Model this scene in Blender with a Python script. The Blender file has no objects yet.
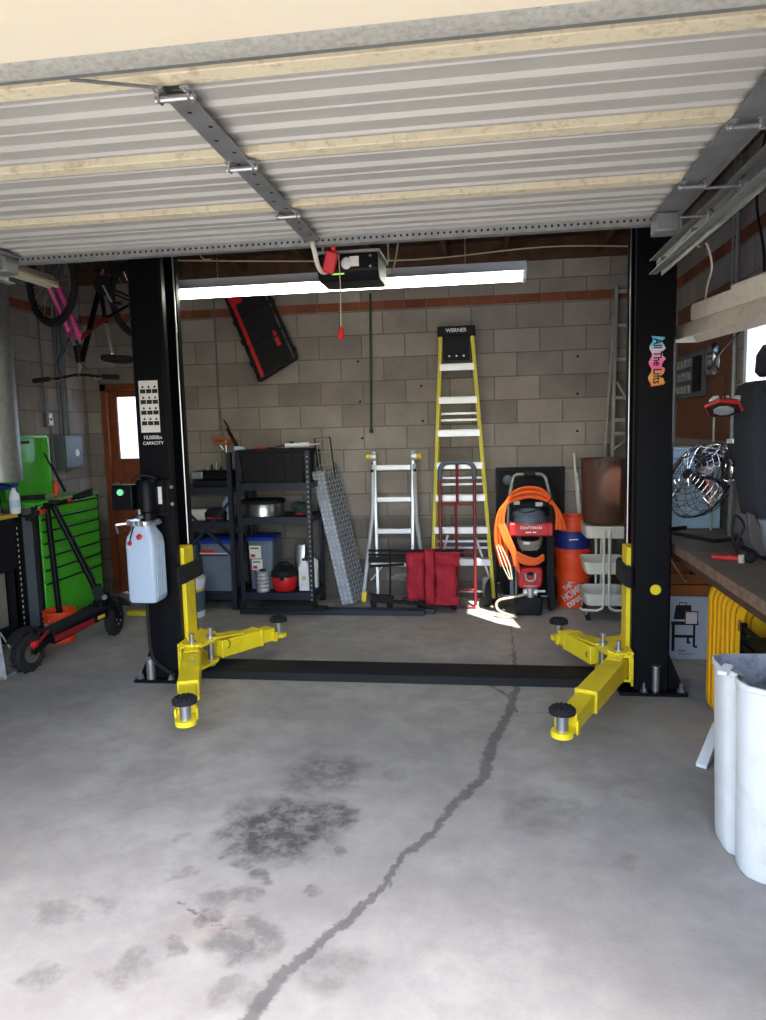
import bpy, math, random
from math import sin, cos, pi, radians
from mathutils import Vector, Matrix
random.seed(7)
SC = bpy.context.scene
COL = SC.collection
V = Vector

# ---------------------------------------------------------------- materials
def srgb(r, g, b):
    def f(c):
        c /= 255.0
        return c / 12.92 if c <= 0.04045 else ((c + 0.055) / 1.055) ** 2.4
    return (f(r), f(g), f(b), 1.0)

def mat(name, rgb, rough=0.6, metal=0.0, var=0.0, scale=8.0, bump=0.0, bscale=60.0, dirt=None, dirt_amt=0.5,
        dirt_scale=5.0, emit=0.0, trans=0.0, spec=0.5, coat=0.0, alpha=1.0):
    m = bpy.data.materials.new(name); m.use_nodes = True
    nt = m.node_tree; n = nt.nodes; l = nt.links
    b = n['Principled BSDF']
    c = srgb(*rgb)
    b.inputs['Base Color'].default_value = c
    b.inputs['Roughness'].default_value = rough
    b.inputs['Metallic'].default_value = metal
    b.inputs['Specular IOR Level'].default_value = spec
    b.inputs['Coat Weight'].default_value = coat
    if trans: b.inputs['Transmission Weight'].default_value = trans
    if alpha < 1: b.inputs['Alpha'].default_value = alpha
    tc = n.new('ShaderNodeTexCoord')
    if var > 0 or dirt:
        nz = n.new('ShaderNodeTexNoise'); nz.inputs['Scale'].default_value = scale
        nz.inputs['Detail'].default_value = 5; l.new(tc.outputs['Object'], nz.inputs['Vector'])
        rp = n.new('ShaderNodeMapRange')
        rp.inputs['From Min'].default_value = 0.3; rp.inputs['From Max'].default_value = 0.7
        rp.inputs['To Min'].default_value = 1 - var; rp.inputs['To Max'].default_value = 1 + var
        l.new(nz.outputs['Fac'], rp.inputs['Value'])
        mx = n.new('ShaderNodeVectorMath'); mx.operation = 'SCALE'
        mx.inputs[0].default_value = c[:3]; l.new(rp.outputs['Result'], mx.inputs['Scale'])
        out = mx.outputs['Vector']
        if dirt:
            n2 = n.new('ShaderNodeTexNoise'); n2.inputs['Scale'].default_value = dirt_scale
            n2.inputs['Detail'].default_value = 8; n2.inputs['Roughness'].default_value = 0.7
            l.new(tc.outputs['Object'], n2.inputs['Vector'])
            r2 = n.new('ShaderNodeMapRange'); r2.inputs['From Min'].default_value = 0.52
            r2.inputs['From Max'].default_value = 0.68; r2.inputs['To Max'].default_value = dirt_amt
            l.new(n2.outputs['Fac'], r2.inputs['Value'])
            m2 = n.new('ShaderNodeMix'); m2.data_type = 'RGBA'
            l.new(r2.outputs['Result'], m2.inputs['Factor']); l.new(out, m2.inputs[6])
            m2.inputs[7].default_value = srgb(*dirt); out = m2.outputs[2]
        l.new(out, b.inputs['Base Color'])
    if bump > 0:
        n3 = n.new('ShaderNodeTexNoise'); n3.inputs['Scale'].default_value = bscale
        n3.inputs['Detail'].default_value = 4; l.new(tc.outputs['Object'], n3.inputs['Vector'])
        bp = n.new('ShaderNodeBump'); bp.inputs['Strength'].default_value = bump
        bp.inputs['Distance'].default_value = 0.01
        l.new(n3.outputs['Fac'], bp.inputs['Height']); l.new(bp.outputs['Normal'], b.inputs['Normal'])
    if emit > 0:
        b.inputs['Emission Color'].default_value = c; b.inputs['Emission Strength'].default_value = emit
    return m

M = {}
M['black'] = mat('black_paint', (13, 14, 18), 0.42, 0, 0.1, spec=0.16)
M['blackmatte'] = mat('black_matte', (20, 21, 24), 0.7, 0, 0.2, spec=0.3)
M['rubber'] = mat('black_rubber', (20, 20, 22), 0.85, 0, 0.2, bump=0.2)
M['shelfmetal'] = mat('dark_shelf_metal', (38, 43, 54), 0.45, 0.3, 0.1)
M['yellow'] = mat('yellow_paint', (238, 212, 34), 0.38, 0, 0.05, dirt=(150, 120, 40), dirt_amt=0.25)
M['galv'] = mat('galvanised_steel', (158, 162, 160), 0.5, 0.7, 0.15, 25)
M['galvold'] = mat('weathered_galvanised', (178, 180, 172), 0.65, 0.1, 0.16, 70, dirt=(120, 112, 100), dirt_amt=0.45, dirt_scale=55)
M['zinc'] = mat('zinc_plated', (190, 192, 195), 0.3, 0.9, 0.05)
M['chrome'] = mat('chrome', (215, 215, 220), 0.12, 1.0)
M['alu'] = mat('aluminium', (205, 208, 212), 0.38, 0.55, 0.08)
M['aluold'] = mat('dull_aluminium', (165, 163, 155), 0.5, 0.5, 0.15)
M['cream'] = mat('cream_paint', (212, 204, 182), 0.6, 0, 0.03, 3, dirt=(196, 180, 146), dirt_amt=0.2, dirt_scale=3)
M['creamrail'] = mat('aged_cream_stile', (218, 209, 180), 0.6, 0, 0.05, 6, dirt=(140, 104, 66), dirt_amt=0.45, dirt_scale=32)
M['doorpanel'] = mat('door_sheet_steel', (180, 180, 174), 0.45, 0.1, 0.04, 4)
M['doorstile'] = mat('grey_door_stile', (128, 131, 132), 0.5, 0.4, 0.15, 12)
M['white'] = mat('white_plastic', (228, 230, 232), 0.45, 0, 0.03)
M['whitedirty'] = mat('dirty_white_plastic', (208, 208, 206), 0.5, 0, 0.04, 5, dirt=(172, 160, 146), dirt_amt=0.3, dirt_scale=8, bump=0.03)
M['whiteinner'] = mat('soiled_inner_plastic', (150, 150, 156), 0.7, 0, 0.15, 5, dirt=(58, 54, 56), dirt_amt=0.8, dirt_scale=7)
M['reservoir'] = mat('milky_plastic', (178, 194, 212), 0.35, 0, 0.02, trans=0.0)
M['fluidline'] = mat('milky_plastic_dim', (196, 206, 216), 0.35)
M['red'] = mat('red_plastic', (196, 30, 34), 0.42, 0, 0.06)
M['redpaint'] = mat('red_frame_paint', (120, 28, 34), 0.45, 0, 0.1)
M['redcloth'] = mat('red_cloth', (162, 28, 48), 0.85, 0, 0.12, 12, bump=0.3, bscale=30)
M['orange'] = mat('orange_plastic', (232, 74, 26), 0.42, 0, 0.04)
M['cord'] = mat('orange_cord', (240, 100, 30), 0.5)
M['blue'] = mat('blue_plastic', (26, 44, 120), 0.45)
M['bluelid'] = mat('blue_lid', (30, 62, 160), 0.4, 0, 0.1)
M['tote'] = mat('smoky_tote', (104, 114, 132), 0.3, 0, 0.08)
M['green'] = mat('green_enamel', (78, 182, 48), 0.35, 0, 0.03, coat=0.3)
M['greendark'] = mat('dark_green_paint', (30, 62, 48), 0.5)
M['pink'] = mat('pink_paint', (206, 60, 138), 0.35)
M['wood_door'] = mat('stained_door_wood', (128, 66, 34), 0.5, 0, 0.25, 6)
M['wood_beam'] = mat('old_roof_wood', (80, 54, 38), 0.85, 0, 0.3, 7)
M['wood_deck'] = mat('roof_deck_wood', (58, 40, 31), 0.9, 0, 0.35, 4)
M['wood_crate'] = mat('orange_brown_wood', (150, 84, 36), 0.7, 0, 0.3, 6)
M['benchtop'] = mat('worn_bench_top', (104, 92, 82), 0.7, 0, 0.2, 6, dirt=(70, 52, 40), dirt_amt=0.8, dirt_scale=4, bump=0.1)
M['benchedge'] = mat('worn_bench_edge', (124, 96, 78), 0.8, 0, 0.3, 20, dirt=(70, 48, 36), dirt_amt=0.8, dirt_scale=12, bump=0.2)
M['fabricseat'] = mat('charcoal_seat_fabric', (44, 48, 58), 0.9, 0, 0.1, 60, bump=0.3, bscale=300)
M['greyplastic'] = mat('grey_plastic', (120, 126, 132), 0.5)
M['greybrown'] = mat('grey_brown_plastic', (84, 76, 72), 0.6)
M['ivory'] = mat('ivory_metal', (214, 210, 196), 0.4, 0, 0.03)
M['brownbarrel'] = mat('brown_fibre_drum', (90, 60, 48), 0.5, 0, 0.06, 4)
M['ycrate'] = mat('yellow_crate_plastic', (236, 176, 26), 0.42, 0, 0.05)
M['paper'] = mat('white_paper', (225, 222, 216), 0.7)
M['ink'] = mat('black_ink', (20, 20, 22), 0.7)
M['lettwhite'] = mat('white_lettering', (235, 235, 235), 0.6)
M['litbtn'] = mat('green_button', (120, 220, 160), 0.4, emit=0.3)
M['led'] = mat('green_indicator', (150, 220, 90), 0.5, emit=0.6)
M['tube'] = mat('fluorescent_glow', (252, 252, 232), 0.4, emit=9)
M['tubeoff'] = mat('unlit_fluorescent', (228, 224, 196), 0.3)
M['steel'] = mat('brushed_steel', (178, 178, 176), 0.28, 1.0, 0.05)
M['slate'] = mat('slate_plastic', (84, 96, 108), 0.5, 0, 0.08)
M['boxblue'] = mat('pale_blue_carton', (178, 206, 228), 0.55)
M['boxgrill'] = mat('printed_carton', (188, 190, 204), 0.6)
M['clampjaw'] = mat('brownish_orange_paint', (176, 92, 40), 0.6)
M['darkred'] = mat('dark_red_trim', (128, 20, 26), 0.5)
M['platedark'] = mat('rolled_aluminium', (108, 113, 120), 0.45, 0.35, 0.2, 8)
M['platebar'] = mat('tread_bar_aluminium', (214, 218, 222), 0.3, 0.35)
M['pegb'] = mat('brown_hardboard', (110, 66, 40), 0.75, 0, 0.12, 5)
M['lampshade'] = mat('enamel_reflector', (226, 218, 202), 0.45, 0, 0.04, 5, dirt=(160, 130, 100), dirt_amt=0.4, dirt_scale=16)
M['elec'] = mat('grey_enclosure', (96, 102, 108), 0.5, 0.2, 0.05)
M['cable'] = mat('cream_cable', (196, 184, 156), 0.6)
M['fluid'] = mat('blue_liquid', (60, 80, 150), 0.3)
M['olive'] = mat('dark_green_cloth', (34, 52, 46), 0.9, 0, 0.3, 20)
M['jack'] = mat('worn_grey_paint', (138, 142, 140), 0.5, 0.3, 0.2, 14, dirt=(80, 70, 58), dirt_amt=0.5)
M['brass'] = mat('yellowish_rubber', (206, 176, 60), 0.6)
M['hose'] = mat('tan_hose', (196, 180, 150), 0.5)
M['yellowdull'] = mat('yellow_fibreglass', (206, 190, 50), 0.5, 0, 0.08)

def brick_mat(name, axis, c1, c2, mortar, bw, bh, off, msize=0.006, dark_below=None, rough=0.9, bumpd=1.0):
    m = bpy.data.materials.new(name); m.use_nodes = True
    nt = m.node_tree; n = nt.nodes; l = nt.links; b = n['Principled BSDF']
    b.inputs['Roughness'].default_value = rough; b.inputs['Specular IOR Level'].default_value = 0.2
    tc = n.new('ShaderNodeTexCoord'); sp = n.new('ShaderNodeSeparateXYZ'); cb = n.new('ShaderNodeCombineXYZ')
    l.new(tc.outputs['Object'], sp.inputs[0])
    ad = n.new('ShaderNodeMath'); ad.inputs[1].default_value = off[0]
    l.new(sp.outputs[axis], ad.inputs[0]); l.new(ad.outputs[0], cb.inputs[0])
    a2 = n.new('ShaderNodeMath'); a2.inputs[1].default_value = off[1]
    l.new(sp.outputs[2], a2.inputs[0]); l.new(a2.outputs[0], cb.inputs[1])
    nd = n.new('ShaderNodeTexNoise'); nd.inputs['Scale'].default_value = 9; nd.inputs['Detail'].default_value = 3
    l.new(tc.outputs['Object'], nd.inputs['Vector'])
    sc_ = n.new('ShaderNodeVectorMath'); sc_.operation = 'SCALE'; sc_.inputs['Scale'].default_value = 0.006
    l.new(nd.outputs['Color'], sc_.inputs[0])
    av = n.new('ShaderNodeVectorMath'); l.new(cb.outputs[0], av.inputs[0]); l.new(sc_.outputs[0], av.inputs[1])
    br = n.new('ShaderNodeTexBrick'); l.new(av.outputs[0], br.inputs['Vector'])
    br.inputs['Scale'].default_value = 1; br.inputs['Brick Width'].default_value = bw
    br.inputs['Row Height'].default_value = bh; br.inputs['Mortar Size'].default_value = msize
    br.inputs['Mortar Smooth'].default_value = 0.3; br.inputs['Bias'].default_value = 0
    br.inputs['Color1'].default_value = srgb(*c1); br.inputs['Color2'].default_value = srgb(*c2)
    br.inputs['Mortar'].default_value = srgb(*mortar)
    nz = n.new('ShaderNodeTexNoise'); nz.inputs['Scale'].default_value = 2.2; nz.inputs['Detail'].default_value = 8
    nz.inputs['Roughness'].default_value = 0.65; l.new(tc.outputs['Object'], nz.inputs['Vector'])
    mr = n.new('ShaderNodeMapRange'); mr.inputs['From Min'].default_value = 0.3; mr.inputs['From Max'].default_value = 0.7
    mr.inputs['To Min'].default_value = 0.78; mr.inputs['To Max'].default_value = 1.18
    l.new(nz.outputs['Fac'], mr.inputs['Value'])
    mul = n.new('ShaderNodeVectorMath'); mul.operation = 'SCALE'
    l.new(br.outputs['Color'], mul.inputs[0]); l.new(mr.outputs['Result'], mul.inputs['Scale'])
    out = mul.outputs[0]
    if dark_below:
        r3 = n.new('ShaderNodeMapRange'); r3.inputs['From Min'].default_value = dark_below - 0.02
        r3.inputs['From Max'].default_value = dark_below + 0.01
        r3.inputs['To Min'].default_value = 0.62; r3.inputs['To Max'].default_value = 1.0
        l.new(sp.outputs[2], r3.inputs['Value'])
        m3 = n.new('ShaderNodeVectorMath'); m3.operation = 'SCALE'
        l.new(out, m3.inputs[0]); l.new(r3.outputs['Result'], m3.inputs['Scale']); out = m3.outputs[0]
    l.new(out, b.inputs['Base Color'])
    n4 = n.new('ShaderNodeTexNoise'); n4.inputs['Scale'].default_value = 90; n4.inputs['Detail'].default_value = 3
    l.new(tc.outputs['Object'], n4.inputs['Vector'])
    hh = n.new('ShaderNodeMath'); hh.operation = 'MULTIPLY_ADD'
    l.new(br.outputs['Fac'], hh.inputs[0]); hh.inputs[1].default_value = -1.2
    l.new(n4.outputs['Fac'], hh.inputs[2])
    bp = n.new('ShaderNodeBump'); bp.inputs['Strength'].default_value = 0.5 * bumpd; bp.inputs['Distance'].default_value = 0.006
    l.new(hh.outputs[0], bp.inputs['Height']); l.new(bp.outputs['Normal'], b.inputs['Normal'])
    return m
CB = ((160, 151, 143), (133, 125, 118), (116, 109, 103))
ROW = 0.2165
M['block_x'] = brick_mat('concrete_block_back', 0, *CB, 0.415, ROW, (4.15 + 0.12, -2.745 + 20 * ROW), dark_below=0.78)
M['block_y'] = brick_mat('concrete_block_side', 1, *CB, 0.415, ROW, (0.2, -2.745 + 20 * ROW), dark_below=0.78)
M['redbrick_x'] = brick_mat('red_brick_course_back', 0, (140, 82, 58), (112, 66, 48), (112, 96, 86), 0.21, 5.0, (4, 1), 0.008)
M['redbrick_y'] = brick_mat('red_brick_course_side', 1, (140, 82, 58), (112, 66, 48), (112, 96, 86), 0.21, 5.0, (4, 1), 0.008)

def floor_mat():
    m = bpy.data.materials.new('concrete_floor'); m.use_nodes = True
    nt = m.node_tree; n = nt.nodes; l = nt.links; b = n['Principled BSDF']
    b.inputs['Specular IOR Level'].default_value = 0.35
    tc = n.new('ShaderNodeTexCoord')
    def noise(s, d=6, r=0.6):
        x = n.new('ShaderNodeTexNoise'); x.inputs['Scale'].default_value = s; x.inputs['Detail'].default_value = d
        x.inputs['Roughness'].default_value = r; l.new(tc.outputs['Object'], x.inputs['Vector']); return x
    def mth(op, a, b_=None, c_=None, clamp=False):
        x = n.new('ShaderNodeMath'); x.operation = op; x.use_clamp = clamp
        for i, q in enumerate((a, b_, c_)):
            if q is None: continue
            if isinstance(q, (int, float)): x.inputs[i].default_value = q
            else: l.new(q, x.inputs[i])
        return x.outputs[0]
    def vm(op, a, b_=None, s=None):
        x = n.new('ShaderNodeVectorMath'); x.operation = op
        for i, q in enumerate((a, b_)):
            if q is None: continue
            if isinstance(q, tuple): x.inputs[i].default_value = q
            else: l.new(q, x.inputs[i])
        if s is not None:
            if isinstance(s, (int, float)): x.inputs['Scale'].default_value = s
            else: l.new(s, x.inputs['Scale'])
        return x
    def mrange(v, a, b_, c_, d_, smooth=True):
        x = n.new('ShaderNodeMapRange'); x.interpolation_type = 'SMOOTHSTEP' if smooth else 'LINEAR'
        l.new(v, x.inputs['Value'])
        for k, q in zip(('From Min', 'From Max', 'To Min', 'To Max'), (a, b_, c_, d_)): x.inputs[k].default_value = q
        return x.outputs['Result']
    def mix(f, a, b_):
        x = n.new('ShaderNodeMix'); x.data_type = 'RGBA'; l.new(f, x.inputs['Factor'])
        for i, q in ((6, a), (7, b_)):
            if isinstance(q, tuple): x.inputs[i].default_value = q
            else: l.new(q, x.inputs[i])
        return x.outputs[2]
    big = noise(0.9, 8, 0.65).outputs['Fac']; mid = noise(5, 8, 0.7).outputs['Fac']; fine = noise(70, 4, 0.7).outputs['Fac']
    col = mix(mrange(big, 0.35, 0.65, 0, 1), srgb(147, 142, 135), srgb(170, 165, 157))
    col = mix(mrange(mid, 0.35, 0.7, 0, 0.55), col, srgb(136, 130, 126))
    warm = noise(1.7, 4, 0.6).outputs['Fac']
    col = mix(mrange(warm, 0.55, 0.75, 0, 0.35), col, srgb(150, 124, 106))
    # warped position
    wn = noise(7, 4, 0.6); off = vm('SUBTRACT', wn.outputs['Color'], (0.5, 0.5, 0.5))
    off2 = vm('SCALE', off.outputs[0], s=0.22)
    pw = vm('ADD', tc.outputs['Object'], off2.outputs[0]).outputs[0]
    wn3 = noise(18, 5, 0.7); o3 = vm('SCALE', vm('SUBTRACT', wn3.outputs['Color'], (0.5, 0.5, 0.5)).outputs[0], s=0.085)
    pc = vm('ADD', tc.outputs['Object'], o3.outputs[0]).outputs[0]
    # stains (x, y, radius, strength, kind)
    S = [(-0.98, 2.20, .06, .5), (-0.80, 2.08, .07, .5), (-0.87, 2.74, .27, .72), (-0.68, 2.84, .15, .68), (-0.80, 3.22, .24, .48), (-1.04, 2.86, .14, .35), (-0.66, 2.34, .04, .4),
         (-0.93, 2.50, .06, .5), (-0.86, 2.42, .05, .5), (-1.03, 2.52, .05, .45), (-0.80, 2.10, .13, .45), (-0.97, 2.25, .08, .35),
         (-1.49, 2.14, .09, .35), (-1.36, 2.20, .06, .25), (-1.12, 1.92, .09, .3), (-1.38, 1.86, .07, .35), (-0.75, 1.86, .10, .3),
         (-0.88, 2.30, .07, .4), (-1.16, 2.40, .05, .3), (-0.78, 2.52, .05, .35), (0.22, 2.96, .20, .28), (-1.6, 3.0, .28, .15),
         (-0.2, 3.7, .35, .12), (0.5, 2.66, .05, .2), (-1.2, 4.1, .3, .12), (0.7, 3.1, .3, .12), (-0.50, 1.98, .12, .28),
         (-1.0, 2.02, .05, .4), (-0.6, 2.60, .04, .4), (-1.27, 2.62, .05, .25), (-0.45, 3.25, .07, .2), (-0.95, 3.6, .18, .12)]
    acc = None
    for (x, y, r, s) in S:
        d = vm('DISTANCE', pw, (x + .01, y + .01, 0)).outputs['Value']
        f = mrange(d, r * 0.55, r * 1.15, s, 0)
        acc = f if acc is None else mth('MAXIMUM', acc, f)
    patchy = mrange(noise(11, 6, 0.75).outputs['Fac'], 0.38, 0.6, 0.45, 1.15)
    acc = mth('MULTIPLY', acc, patchy, clamp=True)
    col = mix(acc, col, srgb(46, 42, 42))
    # filled crack
    P = [(-0.74, 1.55), (-0.68, 1.78), (-0.62, 1.97), (-0.47, 2.23), (-0.37, 2.43), (-0.33, 2.62), (-0.23, 2.75), (-0.17, 2.96), (-0.02, 3.27),
         (0.01, 3.59), (0.11, 4.01), (0.18, 4.45), (0.19, 5.15), (0.19, 5.9)]
    W = [.03, .03, .022, .02, .02, .024, .024, .03, .036, .034, .028, .02, .010, .008]
    segs = [(P[i], P[i + 1], W[i]) for i in range(len(P) - 1)]
    segs += [((-0.02, 4.52), (0.12, 4.32), .014), ((0.12, 4.32), (0.16, 4.06), .014), ((0.16, 4.06), (0.38, 4.06), .007),
             ((-1.09, 2.24), (-0.87, 2.13), .007)]
    acc = None
    for (a, c, w) in segs:
        dx, dy = c[0] - a[0], c[1] - a[1]; L2 = dx * dx + dy * dy
        pa = vm('SUBTRACT', pc, (a[0] + .0, a[1], 0)).outputs[0]
        dt = vm('DOT_PRODUCT', pa, (dx / L2, dy / L2, 0)).outputs['Value']
        t = mth('MULTIPLY', dt, 1.0, clamp=True)
        q = n.new('ShaderNodeVectorMath'); q.operation = 'SCALE'; q.inputs[0].default_value = (dx, dy, 0); l.new(t, q.inputs['Scale'])
        d = vm('DISTANCE', pa, q.outputs[0]).outputs['Value']
        f = mrange(d, w * 0.55, w * 1.1, 1.0, 0)
        acc = f if acc is None else mth('MAXIMUM', acc, f)
    ck = mth('MULTIPLY', acc, 0.62)
    col = mix(ck, col, srgb(66, 62, 62))
    l.new(col, b.inputs['Base Color'])
    ro = mrange(mid, 0.3, 0.7, 0.5, 0.72); l.new(ro, b.inputs['Roughness'])
    hsum = mth('SUBTRACT', fine, mth('MULTIPLY', acc, 0.8))
    bp = n.new('ShaderNodeBump'); bp.inputs['Strength'].default_value = 0.18; bp.inputs['Distance'].default_value = 0.006
    l.new(hsum, bp.inputs['Height']); l.new(bp.outputs['Normal'], b.inputs['Normal'])
    return m
M['floor'] = floor_mat()
M['ground'] = mat('driveway_concrete', (124, 119, 114), 0.85, 0, 0.1, 2, bump=0.1)

def diamond_mat():
    m = bpy.data.materials.new('diamond_plate'); m.use_nodes = True
    nt = m.node_tree; n = nt.nodes; l = nt.links; b = n['Principled BSDF']
    b.inputs['Metallic'].default_value = 0.75; b.inputs['Roughness'].default_value = 0.4
    tc = n.new('ShaderNodeTexCoord')
    mp = n.new('ShaderNodeMapping'); mp.inputs['Rotation'].default_value = (0, 0.5, 0.6); l.new(tc.outputs['Object'], mp.inputs[0])
    w = n.new('ShaderNodeTexVoronoi'); w.inputs['Scale'].default_value = 42; l.new(mp.outputs[0], w.inputs['Vector'])
    mp.inputs['Scale'].default_value = (1.6, 1.0, 0.5)
    r = n.new('ShaderNodeMapRange'); r.inputs['From Min'].default_value = 0.2; r.inputs['From Max'].default_value = 0.45
    r.inputs['To Min'].default_value = 1; r.inputs['To Max'].default_value = 0
    l.new(w.outputs['Distance'], r.inputs['Value'])
    mx = n.new('ShaderNodeMix'); mx.data_type = 'RGBA'; l.new(r.outputs['Result'], mx.inputs['Factor'])
    mx.inputs[6].default_value = srgb(120, 124, 130); mx.inputs[7].default_value = srgb(215, 218, 222)
    l.new(mx.outputs[2], b.inputs['Base Color'])
    bp = n.new('ShaderNodeBump'); bp.inputs['Strength'].default_value = 0.8; bp.inputs['Distance'].default_value = 0.01
    l.new(r.outputs['Result'], bp.inputs['Height']); l.new(bp.outputs['Normal'], b.inputs['Normal'])
    return m
M['diamond'] = diamond_mat()

def frost_mat():
    m = bpy.data.materials.new('frosted_glass'); m.use_nodes = True
    nt = m.node_tree; n = nt.nodes; l = nt.links
    n.remove(n['Principled BSDF']); o = n['Material Output']
    t = n.new('ShaderNodeBsdfTranslucent'); t.inputs[0].default_value = (0.95, 0.97, 1, 1)
    tr = n.new('ShaderNodeBsdfTransparent'); mx = n.new('ShaderNodeMixShader'); mx.inputs[0].default_value = 0.5
    l.new(tr.outputs[0], mx.inputs[1]); l.new(t.outputs[0], mx.inputs[2]); l.new(mx.outputs[0], o.inputs[0])
    return m
M['frost'] = frost_mat()
def sticker_mat():
    # sticker with pink-to-yellow-to-blue printed rim, printed along object Z
    m = bpy.data.materials.new('rainbow_print'); m.use_nodes = True
    nt = m.node_tree; n = nt.nodes; l = nt.links; b = n['Principled BSDF']; b.inputs['Roughness'].default_value = 0.5
    tc = n.new('ShaderNodeTexCoord'); sp = n.new('ShaderNodeSeparateXYZ'); l.new(tc.outputs['Generated'], sp.inputs[0])
    nz = n.new('ShaderNodeTexNoise'); nz.inputs['Scale'].default_value = 3; l.new(tc.outputs['Generated'], nz.inputs['Vector'])
    ad = n.new('ShaderNodeMath'); ad.operation = 'MULTIPLY_ADD'; l.new(nz.outputs['Fac'], ad.inputs[0]); ad.inputs[1].default_value = .25
    l.new(sp.outputs[2], ad.inputs[2])
    cr = n.new('ShaderNodeValToRGB'); l.new(ad.outputs[0], cr.inputs[0])
    e = cr.color_ramp.elements; e[0].position = .1; e[0].color = srgb(255, 110, 80); e[1].position = 1.0; e[1].color = srgb(120, 215, 245)
    for p, c in ((.3, (255, 190, 70)), (.5, (255, 110, 150)), (.68, (255, 160, 200)), (.85, (240, 225, 235))):
        k = e.new(p); k.color = srgb(*c)
    l.new(cr.outputs[0], b.inputs['Base Color'])
    return m
M['rainbow'] = sticker_mat()

# ---------------------------------------------------------------- mesh builder
class B:
    def __init__(s, M4=None):
        s.v = []; s.f = []; s.mi = []; s.m = 0; s.T = M4 or Matrix.Identity(4)
    def add(s, vs, fs):
        k = len(s.v)
        s.v += [s.T @ V(p) for p in vs]
        s.f += [tuple(k + i for i in f) for f in fs]; s.mi += [s.m] * len(fs)
        return s
    def box(s, x0, x1, y0, y1, z0, z1):
        return s.add([(x0, y0, z0), (x1, y0, z0), (x1, y1, z0), (x0, y1, z0), (x0, y0, z1), (x1, y0, z1), (x1, y1, z1), (x0, y1, z1)],
                     [(0, 3, 2, 1), (4, 5, 6, 7), (0, 1, 5, 4), (1, 2, 6, 5), (2, 3, 7, 6), (3, 0, 4, 7)])
    def cbox(s, c, d):
        return s.box(c[0] - d[0] / 2, c[0] + d[0] / 2, c[1] - d[1] / 2, c[1] + d[1] / 2, c[2] - d[2] / 2, c[2] + d[2] / 2)
    def bar(s, p, q, w, h, up=(0, 0, 1)):
        p, q = V(p), V(q); d = (q - p).normalized(); u = V(up)
        if abs(d.dot(u)) > 0.98: u = V((0, 1, 0))
        a = d.cross(u).normalized(); u = a.cross(d)
        vs = []
        for c in (p, q):
            for i, j in ((-1, -1), (1, -1), (1, 1), (-1, 1)): vs.append(c + a * (w / 2 * i) + u * (h / 2 * j))
        return s.add(vs, [(0, 1, 2, 3), (7, 6, 5, 4), (0, 4, 5, 1), (1, 5, 6, 2), (2, 6, 7, 3), (3, 7, 4, 0)])
    def tube(s, pts, r, n=8, closed=False):
        pts = [V(p) for p in pts]; N = len(pts); rs = r if isinstance(r, (list, tuple)) else [r] * N
        rings = []; prev = None
        for i, p in enumerate(pts):
            if closed: t = pts[(i + 1) % N] - pts[i - 1]
            elif i == 0: t = pts[1] - p
            elif i == N - 1: t = p - pts[i - 1]
            else: t = (pts[i + 1] - p).normalized() + (p - pts[i - 1]).normalized()
            t.normalize()
            if prev is None:
                a = t.cross(V((0, 0, 1)));
                if a.length < 0.05: a = t.cross(V((0, 1, 0)))
                a.normalize()
            else:
                a = prev - t * prev.dot(t); a.normalize()
            prev = a; b = t.cross(a)
            rings.append([p + (a * cos(2 * pi * k / n) + b * sin(2 * pi * k / n)) * rs[i] for k in range(n)])
        vs = [q for R in rings for q in R]; fs = []
        for i in range(N if closed else N - 1):
            j = (i + 1) % N
            for k in range(n):
                fs.append((i * n + k, i * n + (k + 1) % n, j * n + (k + 1) % n, j * n + k))
        if not closed:
            fs.append(tuple(reversed(range(n)))); fs.append(tuple((N - 1) * n + k for k in range(n)))
        return s.add(vs, fs)
    def lathe(s, prof, c=(0, 0, 0), ax=(0, 0, 1), n=24):
        c = V(c); ax = V(ax).normalized(); a = ax.cross(V((0, 1, 0)))
        if a.length < 0.05: a = ax.cross(V((1, 0, 0)))
        a.normalize(); b = ax.cross(a)
        vs = []; fs = []
        for (r, z) in prof:
            for k in range(n):
                t = 2 * pi * k / n; vs.append(c + ax * z + (a * cos(t) + b * sin(t)) * max(r, 1e-4))
        for i in range(len(prof) - 1):
            for k in range(n):
                fs.append((i * n + k, i * n + (k + 1) % n, (i + 1) * n + (k + 1) % n, (i + 1) * n + k))
        if prof[0][0] > 1e-3: fs.append(tuple(reversed(range(n))))
        if prof[-1][0] > 1e-3: fs.append(tuple((len(prof) - 1) * n + k for k in range(n)))
        return s.add(vs, fs)
    def cyl(s, p, q, r, n=16, r2=None):
        p, q = V(p), V(q); L = (q - p).length
        return s.lathe([(r, 0), (r if r2 is None else r2, L)], p, q - p, n)
    def prism(s, poly, ax, d0, d1):
        # poly in the two other axes (order: x->(y,z), y->(x,z), z->(x,y))
        def P(a, b, d): return {'x': (d, a, b), 'y': (a, d, b), 'z': (a, b, d)}[ax]
        N = len(poly)
        vs = [P(a, b, d0) for a, b in poly] + [P(a, b, d1) for a, b in poly]
        fs = [tuple(range(N)), tuple(reversed(range(N, 2 * N)))] + [(i, i + N, (i + 1) % N + N, (i + 1) % N) for i in range(N)]
        return s.add(vs, fs)
    def loft(s, rings, cap0=True, cap1=True):
        n = len(rings[0]); vs = [q for R in rings for q in R]; fs = []
        for i in range(len(rings) - 1):
            for k in range(n): fs.append((i * n + k, i * n + (k + 1) % n, (i + 1) * n + (k + 1) % n, (i + 1) * n + k))
        if cap0: fs.append(tuple(reversed(range(n))))
        if cap1: fs.append(tuple((len(rings) - 1) * n + k for k in range(n)))
        return s.add(vs, fs)
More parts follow.
